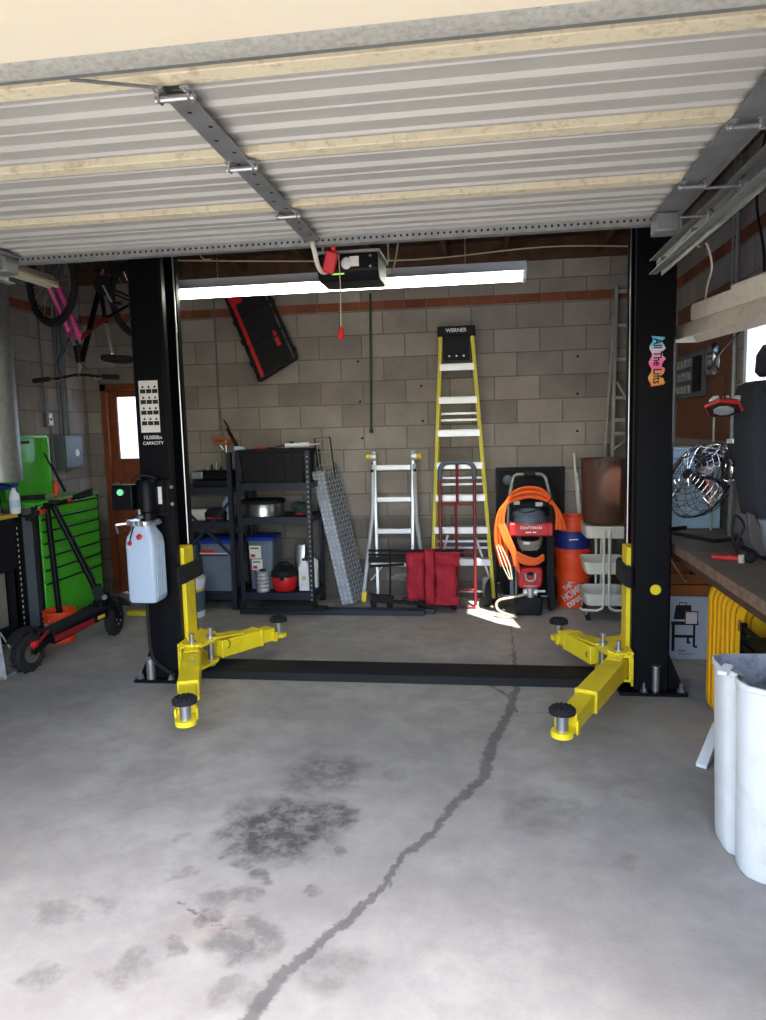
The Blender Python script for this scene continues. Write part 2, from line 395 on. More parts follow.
    def ball(s, c, r, n=14, sq=(1, 1, 1)):
        c = V(c); vs = []; fs = []; m = n // 2
        for i in range(m + 1):
            ph = pi * i / m
            for k in range(n):
                t = 2 * pi * k / n
                vs.append(c + V((r * max(sin(ph), 1e-3) * cos(t) * sq[0], r * max(sin(ph), 1e-3) * sin(t) * sq[1], r * cos(ph) * sq[2])))
        for i in range(m):
            for k in range(n): fs.append((i * n + k, (i + 1) * n + k, (i + 1) * n + (k + 1) % n, i * n + (k + 1) % n))
        return s.add(vs, fs)
    def build(s, name, mats, parent=None, bevel=0.0, seg=2, angle=35, label=None, sub=0, flat=False, base=None):
        me = bpy.data.meshes.new(name)
        o = bpy.data.objects.new(name, me); COL.objects.link(o)
        off = V((0, 0, 0))
        if parent is not None: off = V(parent['_o'])
        if base is not None: off = V(base)
        me.from_pydata([p - off for p in s.v], [], s.f)
        if not isinstance(mats, (list, tuple)): mats = [mats]
        for q in mats: me.materials.append(M[q] if isinstance(q, str) else q)
        if len(mats) > 1:
            for i, p in enumerate(me.polygons): p.material_index = s.mi[i]
        import bmesh
        bm = bmesh.new(); bm.from_mesh(me); bmesh.ops.recalc_face_normals(bm, faces=bm.faces); bm.to_mesh(me); bm.free()
        if not flat:
            me.shade_smooth(); me.set_sharp_from_angle(angle=radians(angle))
        o['_o'] = tuple(off)
        if parent is not None:
            o.parent = parent; o.location = (0, 0, 0)
        else: o.location = off
        if bevel > 0:
            bv = o.modifiers.new('edge', 'BEVEL'); bv.width = bevel; bv.segments = seg; bv.limit_method = 'ANGLE'
            bv.angle_limit = radians(40); bv.harden_normals = False
        if sub:
            sb = o.modifiers.new('smooth', 'SUBSURF'); sb.levels = sub; sb.render_levels = sub
        if label: o['label'] = label
        return o

def tag(o, label, cat, group=None, kind=None):
    if label: o['label'] = label
    if cat: o['category'] = cat
    if group: o['group'] = group
    if kind: o['kind'] = kind
    return o
def thing(name, label, cat, loc, group=None, kind=None):
    o = bpy.data.objects.new(name, None); COL.objects.link(o); o.location = loc; o['_o'] = tuple(loc)
    o.empty_display_size = 0.1
    return tag(o, label, cat, group, kind)
def struct(o): o['kind'] = 'structure'; return o
def copytree(o, dloc, parent=None):
    c = o.copy(); COL.objects.link(c)
    if parent is None: c.location = V(o.location) + V(dloc)
    else: c.parent = parent
    for ch in list(o.children): copytree(ch, dloc, c)
    return c
def lettering(s, parent, pos, right, up, size, matname='lettwhite', ext=0.0006, name='lettering', align='CENTER', shear=0, offset=0.0, sx=1.0):
    cu = bpy.data.curves.new(name, 'FONT'); cu.body = s; cu.size = size; cu.extrude = ext; cu.align_x = align; cu.align_y = 'CENTER'
    cu.shear = shear; cu.offset = offset
    tmp = bpy.data.objects.new('tmp_text', cu); COL.objects.link(tmp)
    bpy.context.view_layer.update()
    dg = bpy.context.evaluated_depsgraph_get()
    me = bpy.data.meshes.new_from_object(tmp.evaluated_get(dg))
    bpy.data.objects.remove(tmp); bpy.data.curves.remove(cu)
    r, u = V(right).normalized(), V(up).normalized(); nn = r.cross(u)
    off = V(parent['_o']) if parent is not None else V((0, 0, 0))
    for v in me.vertices:
        v.co = V(pos) - off + r * (v.co.x * sx) + u * v.co.y + nn * v.co.z
    me.materials.clear(); me.materials.append(M[matname]); me.name = name
    o = bpy.data.objects.new(name, me); COL.objects.link(o); o['_o'] = tuple(off)
    if parent is not None: o.parent = parent
    return o
def arc(c, r, a0, a1, n, u=(1, 0, 0), v=(0, 0, 1)):
    c, u, v = V(c), V(u), V(v)
    return [c + u * (r * cos(radians(a0 + (a1 - a0) * i / n))) + v * (r * sin(radians(a0 + (a1 - a0) * i / n))) for i in range(n + 1)]
def rrect(x0, x1, y0, y1, r, n=5):
    P = []
    for cx, cy, a in ((x1 - r, y1 - r, 0), (x0 + r, y1 - r, 90), (x0 + r, y0 + r, 180), (x1 - r, y0 + r, 270)):
        for i in range(n + 1):
            t = radians(a + 90 * i / n); P.append((cx + r * cos(t), cy + r * sin(t)))
    return P
def catmull(pts, k=6):
    pts = [V(p) for p in pts]; out = []
    for i in range(len(pts) - 1):
        p0 = pts[max(i - 1, 0)]; p1 = pts[i]; p2 = pts[i + 1]; p3 = pts[min(i + 2, len(pts) - 1)]
        for j in range(k):
            t = j / k
            out.append(0.5 * ((2 * p1) + (p2 - p0) * t + (2 * p0 - 5 * p1 + 4 * p2 - p3) * t * t + (3 * p1 - p0 - 3 * p2 + p3) * t ** 3))
    out.append(pts[-1]); return out
SKY, SUN, EXPO = .75, 10, .92
# ================================================================= SETTING
XL, XR, YB, YF, ZC = -4.0, 1.62, 6.9, 1.24, 3.3
def S(name, b, m, **k):
    return struct(b.build(name, m, flat=True, **k))
S('floor', B().box(XL - .15, XR + .15, 0.95, YB + .15, -0.1, 0.0), 'floor')
S('ground', B().box(-14, 12, -14, 0.945, -0.12, -0.005).box(-14, XL - .16, .945, 16, -0.12, -0.005)
  .box(XR + .16, 12, .945, 16, -0.12, -0.005).box(XL - .16, XR + .16, YB + .16, 16, -0.12, -0.005), 'ground')
# back wall with the opening of the wooden door (x -3.80..-2.96)
DX0, DX1, DZ = -3.84, -3.03, 2.15
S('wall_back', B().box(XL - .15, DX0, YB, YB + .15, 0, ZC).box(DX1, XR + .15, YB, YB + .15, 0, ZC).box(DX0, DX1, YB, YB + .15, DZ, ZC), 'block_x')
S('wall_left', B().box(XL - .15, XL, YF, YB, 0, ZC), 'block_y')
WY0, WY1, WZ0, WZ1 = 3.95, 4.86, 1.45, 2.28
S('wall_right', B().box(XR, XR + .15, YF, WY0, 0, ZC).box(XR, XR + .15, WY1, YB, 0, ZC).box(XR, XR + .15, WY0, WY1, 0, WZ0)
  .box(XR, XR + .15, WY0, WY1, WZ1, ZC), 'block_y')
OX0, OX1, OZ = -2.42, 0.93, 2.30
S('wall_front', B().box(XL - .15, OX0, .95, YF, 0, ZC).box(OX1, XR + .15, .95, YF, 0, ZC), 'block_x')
S('trim_1', B().box(OX0, OX1, .95, YF, OZ, ZC), 'cream')
S('trim_2', B().box(XL, XR, YB - .004, YB, 2.752, 2.832), 'redbrick_x')
S('trim_3', B().box(XR - .004, XR, YF, YB - .004, 2.752, 2.832), 'redbrick_y')
S('trim_4', B().box(XL, XL + .004, YF, YB - .004, 2.752, 2.832), 'redbrick_y')
S('trim_5', B().box(XL, XR, YB - .06, YB - .001, 3.12, 3.3), 'wood_beam')
# ceiling deck; two added openings shaped to cast sun patches on drum and floor
SUND = V((-.15, .31, -1.0))
def up_to(p, z):
    t = (p[2] - z) / (-SUND[2]) * -1
    return (p[0] - SUND[0] * t, p[1] - SUND[1] * t)
holeA = [up_to(p, ZC) for p in ((1.09, 6.06, 1.29), (.865, 6.09, 1.02), (.865, 6.09, .955), (.98, 6.04, .99), (1.09, 6.06, .98))]
holeB = [up_to(p, ZC) for p in ((-.17, 6.78, 0), (.15, 6.42, 0), (.27, 5.80, 0), (.08, 5.95, 0), (-.17, 6.25, 0))]
def deck_panel(b, x0, x1, y0, y1, hole, z):
    cx = sum(p[0] for p in hole) / len(hole); cy = sum(p[1] for p in hole) / len(hole)
    hs = sorted(hole, key=lambda p: math.atan2(p[1] - cy, p[0] - cx))
    def hit(p):
        dx, dy = p[0] - cx, p[1] - cy; t = 1e9
        if dx > 1e-9: t = min(t, (x1 - cx) / dx)
        if dx < -1e-9: t = min(t, (x0 - cx) / dx)
        if dy > 1e-9: t = min(t, (y1 - cy) / dy)
        if dy < -1e-9: t = min(t, (y0 - cy) / dy)
        return (cx + dx * t, cy + dy * t)
    cor = [(x0, y0), (x1, y0), (x1, y1), (x0, y1)]
    N = len(hs)
    for i in range(N):
        p, q = hs[i], hs[(i + 1) % N]; P, Q = hit(p), hit(q)
        ap = math.atan2(p[1] - cy, p[0] - cx); aq = math.atan2(q[1] - cy, q[0] - cx)
        if aq <= ap: aq += 2 * pi
        mid = []
        for c in cor:
            a = math.atan2(c[1] - cy, c[0] - cx)
            for k in (0, 2 * pi):
                if ap < a + k < aq: mid.append((a + k, c))
        mid = [c for _, c in sorted(mid)]
        poly = [p, P] + mid + [Q, q]
        b.add([(x, y, z) for x, y in poly], [tuple(range(len(poly)))])
ce = B()
ya, yb_ = 4.6, 6.3
xs = [(.27, .85, holeB), (1.15, 1.55, holeA)]
for z in (ZC, ZC + .03):
    ce.add([(XL - .15, .95, z), (XR + .15, .95, z), (XR + .15, ya, z), (XL - .15, ya, z)], [(0, 1, 2, 3)])
    ce.add([(XL - .15, yb_, z), (XR + .15, yb_, z), (XR + .15, YB + .15, z), (XL - .15, YB + .15, z)], [(0, 1, 2, 3)])
    ce.add([(XL - .15, ya, z), (.27, ya, z), (.27, yb_, z), (XL - .15, yb_, z)], [(0, 1, 2, 3)])
    ce.add([(.85, ya, z), (1.15, ya, z), (1.15, yb_, z), (.85, yb_, z)], [(0, 1, 2, 3)])
    ce.add([(1.55, ya, z), (XR + .15, ya, z), (XR + .15, yb_, z), (1.55, yb_, z)], [(0, 1, 2, 3)])
    for x0, x1, h in xs: deck_panel(ce, x0, x1, ya, yb_, h, z)
S('ceiling', ce, 'wood_deck')
jn = 6
for i, x in enumerate((-3.55, -2.9, -2.25, -1.6, -.98, 1.02)):
    x = {0.30: .36}.get(x, x)
    S('trim_%d' % jn, B().box(x - .02, x + .02, YF, YB - .062, 3.16, ZC - .002), 'wood_beam'); jn += 1
S('trim_%d' % jn, B().box(-.36, -.32, YF, YB - .062, 3.16, ZC - .002), 'wood_beam'); jn += 1
S('trim_%d' % jn, B().box(.17, .21, YF, YB - .062, 3.16, ZC - .002), 'wood_beam'); jn += 1

# window in right wall
w = struct(B().box(XR - .02, XR + .10, WY0, WY0 + .05, WZ0, WZ1).box(XR - .02, XR + .10, WY1 - .05, WY1, WZ0, WZ1)
           .box(XR - .02, XR + .10, WY0, WY1, WZ0, WZ0 + .05).box(XR - .02, XR + .10, WY0, WY1, WZ1 - .05, WZ1)
           .box(XR + .0, XR + .08, 4.39, 4.43, WZ0, WZ1).build('window_1', 'white', bevel=.004))
g = B().box(XR + .045, XR + .05, WY0 + .05, WY1 - .05, WZ0 + .05, WZ1 - .05).build('pane', 'frost', w)
# wooden back door
d = B()
d.box(DX0 + .0, DX0 + .06, YB - .02, YB + .12, 0, DZ).box(DX1 - .06, DX1, YB - .02, YB + .12, 0, DZ).box(DX0, DX1, YB - .02, YB + .12, DZ - .07, DZ)
dr = struct(d.build('door_2', 'wood_door', bevel=.004))
L = B(); gx0, gx1, gz0, gz1 = -3.70, -3.17, 1.40, 2.02
L.box(DX0 + .06, gx0, YB + .03, YB + .07, .01, DZ - .07).box(gx1, DX1 - .06, YB + .03, YB + .07, .01, DZ - .07)
L.box(gx0, gx1, YB + .03, YB + .07, gz1, DZ - .07).box(gx0, gx1, YB + .03, YB + .07, 1.24, gz0)
L.box(gx0, gx1, YB + .03, YB + .07, .01, .22).box(gx0, gx1, YB + .03, YB + .07, .62, .74)
L.box(gx0, gx1, YB + .045, YB + .06, .2, 1.26)
L.box(gx0 + .05, gx1 - .05, YB + .035, YB + .05, .80, 1.18).box(gx0 + .05, gx1 - .05, YB + .035, YB + .05, .28, .56)
L.build('door_leaf', 'wood_door', dr, bevel=.006)
B().box(gx0, gx1, YB + .048, YB + .052, gz0, gz1).build('pane', 'frost', dr)
B().lathe([(.028, 0), (.028, .012), (.01, .014), (.01, .05), (.026, .055), (.026, .075), (.01, .085)], (-3.745, YB + .03, 1.13), (0, -1, 0), 14).build('door_knob', 'zinc', dr)

# ----------------------------------------------------------------- overhead sectional door, open
G0, G1 = -2.28, 0.78
dk = struct(B().box(G0, G1, 1.30, 3.27, 2.535, 2.54).build('door_1', 'doorpanel'))
def section(y0, y1):
    W = y1 - y0; z = 2.512; P = [(y0, z)]
    for c, k in ((0.17, 0), (0.34, 1), (0.50, 0), (0.67, 1), (0.86, .7)):
        m_ = y0 + W * c
        if k == 0: L_ = ((-.004, 0), (0, -.004), (.006, -.004), (.010, 0))
        else: L_ = ((-.016 * k, 0), (-.004, -.0115 * k), (.010, -.0125 * k), (.017, 0))
        for dy, dz in L_:
            P.append((m_ + dy, z + dz))
    P.append((y1, z))
    b = B(); n = len(P)
    b.add([(G0, y, z_) for y, z_ in P] + [(G1, y, z_) for y, z_ in P], [(i, i + 1, n + i + 1, n + i) for i in range(n - 1)])
    b.add([(G0, y0, z), (G0, y0, z + .02), (G1, y0, z + .02), (G1, y0, z)], [(0, 1, 2, 3)])
    return b
seams = [1.25, 1.757, 2.275, 2.80, 3.27]
for i in range(4):
    section(seams[i] + .002, seams[i + 1] - .002).build('door_panel', 'doorpanel', dk, angle=20)
for i in (1, 2, 3):
    y = seams[i]
    B().box(G0, G1, y - .042, y - .004, 2.488, 2.520).box(G0, G1, y + .003, y + .030, 2.494, 2.520).build('door_rail', 'creamrail', dk, bevel=.003)
B().box(G0, G1, 3.235, 3.262, 2.497, 2.520).build('door_rail', 'doorpanel', dk)
# perforated angle along the far edge
pa = B(); pa.box(G0, G1, 3.266, 3.270, 2.466, 2.505).box(G0, G1, 3.270, 3.31, 2.466, 2.470)
pa.m = 1
x = G0 + .03
while x < G1 - .02:
    pa.lathe([(.0058, 0), (.0058, .0006)], (x, 3.2655, 2.485), (0, -1, 0), 8); x += .027
pa.build('perforated_angle', ['galv', 'ink'], dk, angle=50)
# weathered strut near the header
st = B(); st.prism([(1.41, 2.405), (1.415, 2.395), (1.476, 2.387), (1.484, 2.392), (1.484, 2.43), (1.476, 2.44), (1.42, 2.45), (1.41, 2.44)], 'x', G0, G1)
st.build('door_strut', 'galvold', dk, angle=40)
B().box(G0, G1, 1.486, 1.512, 2.398, 2.404).box(G0, G1, 1.506, 1.512, 2.404, 2.45).build('strut_flange', 'doorstile', dk)
B().bar((-.90, 1.58, 2.43), (-.77, 1.735, 2.47), .012, .004).build('lever_bar', 'galv', dk)
# centre stile, angled iron with holes
cs = B(); cx = -.745
cs.box(cx - .036, cx + .03, 1.80, 3.24, 2.478, 2.482).box(cx - .040, cx - .036, 1.80, 3.24, 2.478, 2.510)
cs.m = 1
for k in range(14):
    cs.lathe([(.007, 0), (.007, .0005)], (cx - .012 + (k % 2) * .02, 1.9 + k * .095, 2.478), (0, 0, -1), 8)
cs.build('centre_stile', ['doorstile', 'ink'], dk, angle=50)
es = B(); es.box(.69, .78, 1.30, 3.26, 2.487, 2.491).box(.776, .78, 1.30, 3.26, 2.46, 2.5).build('end_stile', 'doorstile', dk)
B().box(G0, G0 + .12, 1.30, 3.26, 2.487, 2.491).box(G0, G0 + .004, 1.30, 3.26, 2.46, 2.5).build('end_stile', 'doorstile', dk)
def hinge(x, y, z=2.478):
    h = B(Matrix.Translation((x, y, z)) @ Matrix.Scale(.82, 4) @ Matrix.Translation((-x, -y, -z)))
    h.box(x - .055, x - .03, y - .035, y + .035, z - .007, z - .001).box(x + .03, x + .055, y - .035, y + .035, z - .007, z - .001)
    h.box(x - .05, x - .044, y - .018, y + .018, z - .03, z - .004).box(x + .044, x + .05, y - .018, y + .018, z - .03, z - .004)
    h.cyl((x - .06, y, z - .02), (x + .06, y, z - .02), .010, 10)
    for sx in (-.042, .042):
        h.cyl((x + sx, y - .026, z - .007), (x + sx, y - .026, z - .014), .006, 6)
    h.build('hinge', 'zinc', dk, angle=40)
for y in (1.78, 2.275, 2.80): hinge(-.745, y); 
for y in (1.765, 2.275, 2.80): hinge(.735, y, 2.485); hinge(G0 + .06, y, 2.485)
for y in (1.765, 2.275, 2.80, 3.17):
    for x0, x1 in ((.77, .90), (G0 + .01, G0 - .12)):
        B().cyl((x0, y, 2.462), (x1, y, 2.462), .006, 8).cyl((x1 - .01 * (1 if x1 > 0 else -1), y, 2.462), (x1 + .012 * (1 if x1 > 0 else -1), y, 2.462), .022, 14).build('roller', 'zinc', dk)
for x0, x1 in ((.69, .785), (G0 - .005, G0 + .09)):
    tb = B(); tb.box(x0, x1, 3.16, 3.262, 2.410, 2.486)
    tb.build('top_bracket', 'doorstile', dk, bevel=.008)
B().tube(catmull([(-.755, 3.24, 2.472), (-.755, 3.275, 2.45), (-.75, 3.32, 2.39), (-.74, 3.38, 2.372), (-.715, 3.42, 2.39)]), .011, 8).build('opener_arm', 'ivory', dk)

def track(name, sx, x, label):
    t = thing(name, label, 'track', (x, 1.3, 2.46))
    b = B(); s = sx
    P = [(x - .012 * s, 2.425), (x + .028 * s, 2.425), (x + .030 * s, 2.500), (x - .010 * s, 2.500), (x - .010 * s, 2.496), (x + .026 * s, 2.496), (x + .024 * s, 2.429), (x - .012 * s, 2.431)]
    ye = 4.14 if s > 0 else 3.5
    b.prism([(a, c) for a, c in P], 'y', 1.30, ye)
    b.box(min(x + .030 * s, x + .034 * s), max(x + .030 * s, x + .034 * s), 1.3, ye - .09, 2.40, 2.47)
    b.build('rail', 'galv', t, angle=30)
    for y in (2.0, 3.7 if s > 0 else 3.3):
        h = B().bar((x + .038 * s, y, 2.45), (x + .038 * s, y, 3.29), .004, .03)
        h.bar((x + .038 * s, y, 2.75), (x + .038 * s, y + .3, 3.28), .03, .003) if y > 3 else None
        h.build('hanger', 'galv', t)
    for y in (2.45, 3.35, 3.9)[:3 if s > 0 else 2]:
        B().cyl((x - .012 * s, y, 2.455), (x + .04 * s, y, 2.455), .008, 8).build('bolt', 'zinc', t)
    return t
track('door_track', 1, .885, 'galvanised overhead door track beside the right wall')
track('door_track', -1, -2.385, 'galvanised overhead door track above the bicycle side')

# ----------------------------------------------------------------- opener
op = thing('garage_door_opener', 'black garage door opener hanging from the roof in front of the lit tube', 'opener', (-.63, 3.65, 2.33))
b = B(); P = [(3.47, 2.47), (3.47, 2.395), (3.51, 2.352), (3.72, 2.352), (3.76, 2.39), (3.76, 2.47)]
b.prism(P, 'x', -.79, -.495); b.build('housing', 'black', op, bevel=.008)
B().box(-.80, -.485, 3.46, 3.78, 2.472, 2.484).build('chassis', 'galv', op)
B().box(-.63, -.585, 3.462, 3.47, 2.41, 2.455).build('rating_label', 'paper', op)
B().ball((-.645, 3.462, 2.425), .026, 14, (1, .3, 1.1)).build('lens', 'white', op)
B().box(-.72, -.66, 3.478, 3.482, 2.378, 2.384).build('indicator', 'led', op)
for x, z in ((-.72, 2.455), (-.53, 2.455), (-.72, 2.405), (-.53, 2.405)):
    B().cyl((x, 3.47, z), (x, 3.46, z), .006, 8).build('screw', 'zinc', op)
for x in (-.81, -.475):
    B().bar((x, 3.7, 2.474), (x, 3.7, 3.295), .004, .03).build('hanger', 'galv', op)
B().box(-.70, -.60, 1.35, 3.5, 2.565, 2.585).build('drive_rail', 'galv', op)
B().tube(catmull([(-.50, 3.765, 2.43), (-.46, 3.85, 2.5), (-.43, 3.98, 2.9), (-.5, 4.1, 3.28)]), .005, 6).build('power_cord', 'cable', op)
rh = B(Matrix.Translation((-.70, 3.36, 2.415)) @ Matrix.Rotation(radians(18), 4, 'Y') @ Matrix.Rotation(radians(10), 4, 'X'))
rh.box(-.03, .03, -.012, .012, -.055, .045)
rh.box(-.012, .012, -.008, .008, .045, .07)
t = thing('release_handle', 'red emergency release handle tilted beside the black opener', 'handle', (-.745, 3.37, 2.30))
rh.build('grip', 'red', t, bevel=.008)
t = thing('pull_cord', 'white pull cord with a small red knob below the opener', 'cord', (-.67, 3.42, 2.05))
B().tube([(-.672, 3.42, 2.46), (-.668, 3.42, 2.30), (-.672, 3.42, 2.12)], .0025, 6).build('string', 'cable', t)
B().lathe([(.006, .05), (.014, .04), (.016, 0), (.010, -.006)], (-.672, 3.42, 2.075)).build('knob', 'red', t)

# ----------------------------------------------------------------- lamps
def tubelamp(name, label, x0, x1, y, z, lit, ax='x'):
    t = thing(name, label, 'lamp', ((x0 + x1) / 2, y, z))
    b = B(); P = [(y - .02, z + .10), (y - .045, z + .055), (y - .085, z + .03), (y - .085, z + .026), (y + .085, z + .026), (y + .085, z + .03), (y + .045, z + .055), (y + .02, z + .10)]
    b.prism(P, 'x', x0, x1); b.build('housing', 'white', t)
    for dy in (-.05, .05):
        B().cyl((x0 + .035, y + dy, z), (x1 - .035, y + dy, z), .019, 14).build('tube', 'tube' if lit else 'tubeoff', t)
    for x in (x0 + .015, x1 - .015):
        B().box(x - .012, x + .012, y - .075, y + .075, z - .026, z + .026).build('lampholder', 'white', t, bevel=.003)
    for x in (x0 + .4, x1 - .4):
        B().cyl((x, y, z + .1), (x, y, 3.295), .003, 6).build('chain', 'zinc', t)
    return t
tubelamp('fluorescent_lamp', 'long lit fluorescent lamp hanging across the bay', -2.25, .275, 5.0, 2.615, True)
# unlit lamp on the left, runs in depth
t = thing('shop_light', 'unlit cream shop light hanging near the bicycle', 'lamp', (-3.08, 4.4, 2.74))
B().prism([(-3.14, 2.735), (-3.02, 2.735), (-3.06, 2.79), (-3.10, 2.79)], 'y', 3.7, 4.95).build('housing', 'cream', t)
for dx in (-.03, .03): B().cyl((-3.08 + dx, 3.72, 2.722), (-3.08 + dx, 4.97, 2.722), .016, 12).build('tube', 'tubeoff', t)
for y in (3.8, 4.85): B().cyl((-3.08, y, 2.79), (-3.08, y, 3.295), .003, 6).build('chain', 'zinc', t)
# white lamp over the bench
t = thing('shop_light', 'white enamel shop light hanging on a chain above the bench', 'lamp', (1.27, 4.1, 2.15))
y0, y1 = 3.25, 4.78
LM = Matrix.Translation((1.20, 4.78, 0)) @ Matrix.Rotation(radians(9), 4, 'Z') @ Matrix.Translation((-1.27, -4.78, 0))
B(LM).prism([(1.17, 2.125), (1.21, 2.215), (1.33, 2.215), (1.38, 2.125), (1.374, 2.122), (1.326, 2.206), (1.214, 2.206), (1.176, 2.122)], 'y', y0, y1).build('reflector', 'lampshade', t)
B(LM).prism([(1.17, 2.125), (1.21, 2.215), (1.33, 2.215), (1.38, 2.125)], 'y', y1, y1 + .006).build('end_plate', 'lampshade', t)
B(LM).prism(rrect(3.35, 4.52, 2.216, 2.315, .03), 'x', 1.215, 1.325).prism(rrect(3.35, 4.05, 2.30, 2.335, .015), 'x', 1.215, 1.325).build('ballast_cover', 'lampshade', t, bevel=.006)
B(LM).cyl((1.245, y0 + .02, 2.165), (1.245, y1 - .02, 2.165), .015, 12).build('tube', 'tubeoff', t)
B(LM).cyl((1.305, y0 + .02, 2.165), (1.305, y1 - .02, 2.165), .015, 12).build('tube', 'tubeoff', t)
for y in (4.15, 3.5):
    ch = B()
    z = 2.318 if y > 4.05 else 2.338
    k = 0
    while z < 3.28:
        c = LM @ V((1.27, y, z + .012)); u = V((1, 0, 0)) if k % 2 else V((0, 1, 0))
        ch.tube([c + u * (.006 * cos(a)) + V((0, 0, .012 * sin(a))) for a in [i * pi / 3 for i in range(6)]], .0022, 4, True)
        z += .019; k += 1
    ch.build('chain', 'zinc', t)
B().tube(catmull([(1.0, 3.55, 2.47), (1.04, 3.7, 2.44), (1.20, 4.3, 2.40), (1.27, 4.55, 2.345)]) if False else catmull([(.94, 3.55, 2.46), (1.02, 3.75, 2.47), (1.15, 4.1, 2.56), (1.26, 4.38, 2.50), (1.245, 4.40, 2.40), (1.235, 4.40, 2.317)]), .006, 8).build('power_cord', 'cable', t)
# ================================================================= TWO-POST LIFT
def post(side):
    s = 1 if side == 'L' else -1
    X0 = -2.24 if side == 'L' else 1.09
    U = lambda u: X0 + s * u
    yf, yb = 4.43, 4.73
    lab = ('black lift post with white hydraulic tank, capacity chart and yellow arms' if side == 'L'
           else 'black lift post with the rainbow sticker and yellow arms')
    t = thing('lift_post', lab, 'car lift', (U(.12), 4.58, 0), 'posts of the two-post car lift')
    def ub(b, u0, u1, y0, y1, z0, z1):
        a, c = sorted((U(u0), U(u1))); return b.box(a, c, y0, y1, z0, z1)
    c = B(); H = 2.98
    P = [(0, yf + .012), (.012, yf), (.205, yf), (.222, yf + .014), (.222, yf + .06), (.212, yf + .06), (.212, yf + .018), (.203, yf + .012), (.014, yf + .012),
         (.012, yf + .014), (.012, yb - .014), (.014, yb - .012), (.203, yb - .012), (.212, yb - .018), (.212, yb - .06), (.222, yb - .06), (.222, yb - .014), (.205, yb), (.012, yb), (0, yb - .012)]
    c.prism([(U(u), y) for u, y in P], 'z', .02, H)
    c.build('column', 'black', t, flat=True)
    b = B(); ub(b, -.095, .30, 4.36, 4.82, 0, .02)
    b.build('base_plate', 'black', t, bevel=.003)
    g = B()
    for y in (4.45, 4.69):
        vs = [(U(-.09), y, .021), (U(0), y, .021), (U(0), y, .24)]
        g.add([v for v in vs] + [(a, y + .012, z) for a, y, z in vs], [(0, 1, 2), (5, 4, 3), (0, 3, 4, 1), (1, 4, 5, 2), (2, 5, 3, 0)])
    g.build('gusset', 'black', t)
    for (u, y) in ((-.06, 4.395), (-.06, 4.77), (.255, 4.80), (.155, 4.39)):
        B().lathe([(.026, .021), (.026, .025), (.018, .026), (.018, .042), (.010, .043), (.010, .075), (.006, .077)], (U(u), y, 0), n=6).build('anchor_bolt', 'zinc', t)
    yy = 4.40
    uu = -.035 if side == 'L' else .085
    if side == 'L':
        B().lathe([(.03, .021), (.03, .16), (.026, .165)], (-2.225, 4.392, 0), n=18).build('adapter_pin', 'zinc', t)
    else:
        B().lathe([(.022, .021), (.022, .17), (.027, .172), (.027, .18)], (U(.085), 4.40, 0), n=18).build('adapter_pin', 'zinc', t)
    # carriage
    k = B()
    ub(k, .158, .245, 4.50, 4.655, .10, .885)
    k.build('carriage', 'yellow', t, bevel=.006)
    k = B(); ub(k, .172, .186, 4.488, 4.50, .10, .885); k.build('carriage_edge', 'yellow', t, bevel=.003)
    gd = B(); P = [(.224, 4.40), (.25, 4.38), (.27, 4.46), (.27, 4.72), (.25, 4.79), (.224, 4.79)]
    gd.prism([(U(u), y) for u, y in P], 'z', .655, .775); gd.build('door_guard', 'rubber', t, bevel=.01)
    # safety-rack / chain and cable inside the channel
    ch = B(); z = .93
    while z < 2.9:
        ch.cbox((U(.15), 4.60, z), (.028, .03, .02)); z += .028
    ch.cbox((U(.15), 4.60, 1.9), (.014, .02, 1.95))
    ch.build('lift_chain', 'steel' if side == 'L' else 'blackmatte', t)
    B().cyl((U(.215), 4.648, .89), (U(.215), 4.648, 2.95), .0055, 8).build('steel_cable', 'zinc', t)
    # arm bracket
    pf = V((U(.30), 4.42, 0)); pr = V((U(.37), 4.57, 0))
    br = B()
    def plate(z):
        P = [(.222, 4.36), (.36, 4.36), (.42, 4.54), (.41, 4.62), (.34, 4.74), (.246, 4.78), (.222, 4.76)]
        br.prism([(U(u), y) for u, y in P], 'z', z, z + .018)
    plate(.085); plate(.236)
    ub(br, .222, .236, 4.36, 4.76, .06, .27)
    ub(br, .236, .25, 4.36, 4.375, .10, .236)
    br.build('arm_bracket', 'yellow', t, bevel=.003)
    def arm(p, tip, L1, s0=-.03):
        p = V(p); tip = V(tip); d = (tip - p).normalized(); n_ = V((-d.y, d.x, 0))
        L = (tip - p).length
        a = B()
        a.bar(p + d * s0 + V((0, 0, .170)), p + d * L1 + V((0, 0, .170)), .118, .118)
        a.m = 0
        # stop plate across the outer tube
        a.bar(p + d * (L1 - .02) + V((0, 0, .171)), p + d * (L1 + .004) + V((0, 0, .171)), .123, .125)
        A = a.build('lift_arm', 'yellow', t, bevel=.006)
        i = B(); i.bar(p + d * (L1 - .02) + V((0, 0, .168)), p + d * (L - .075) + V((0, 0, .168)), .098, .094)
        i.build('arm_extension', 'yellow', A, bevel=.005)
        r = B(); r.bar(p + d * (L - .085) + V((0, 0, .14)), tip + V((0, 0, .14)), .10, .026)
        r.lathe([(.01, .124), (.056, .124), (.056, .154), (.01, .154)], (tip.x, tip.y, 0), n=24)
        r.build('arm_tip', 'yellow', A, bevel=.003)
        q = B(); q.bar(p + d * (L - .10) + n_ * .055 + V((0, 0, .15)), p + d * (L - .06) + n_ * .055 + V((0, 0, .15)), .012, .07)
        q.build('stop_tab', 'yellow', A, bevel=.003); q = B()
        q.bar(p + d * (L - .10) - n_ * .055 + V((0, 0, .15)), p + d * (L - .06) - n_ * .055 + V((0, 0, .15)), .012, .07)
        q.build('stop_tab', 'yellow', A, bevel=.003)
        B().lathe([(.030, .154), (.030, .222), (.036, .224), (.036, .238)], (tip.x, tip.y, 0), n=20).build('screw_pad_stem', 'zinc', A)
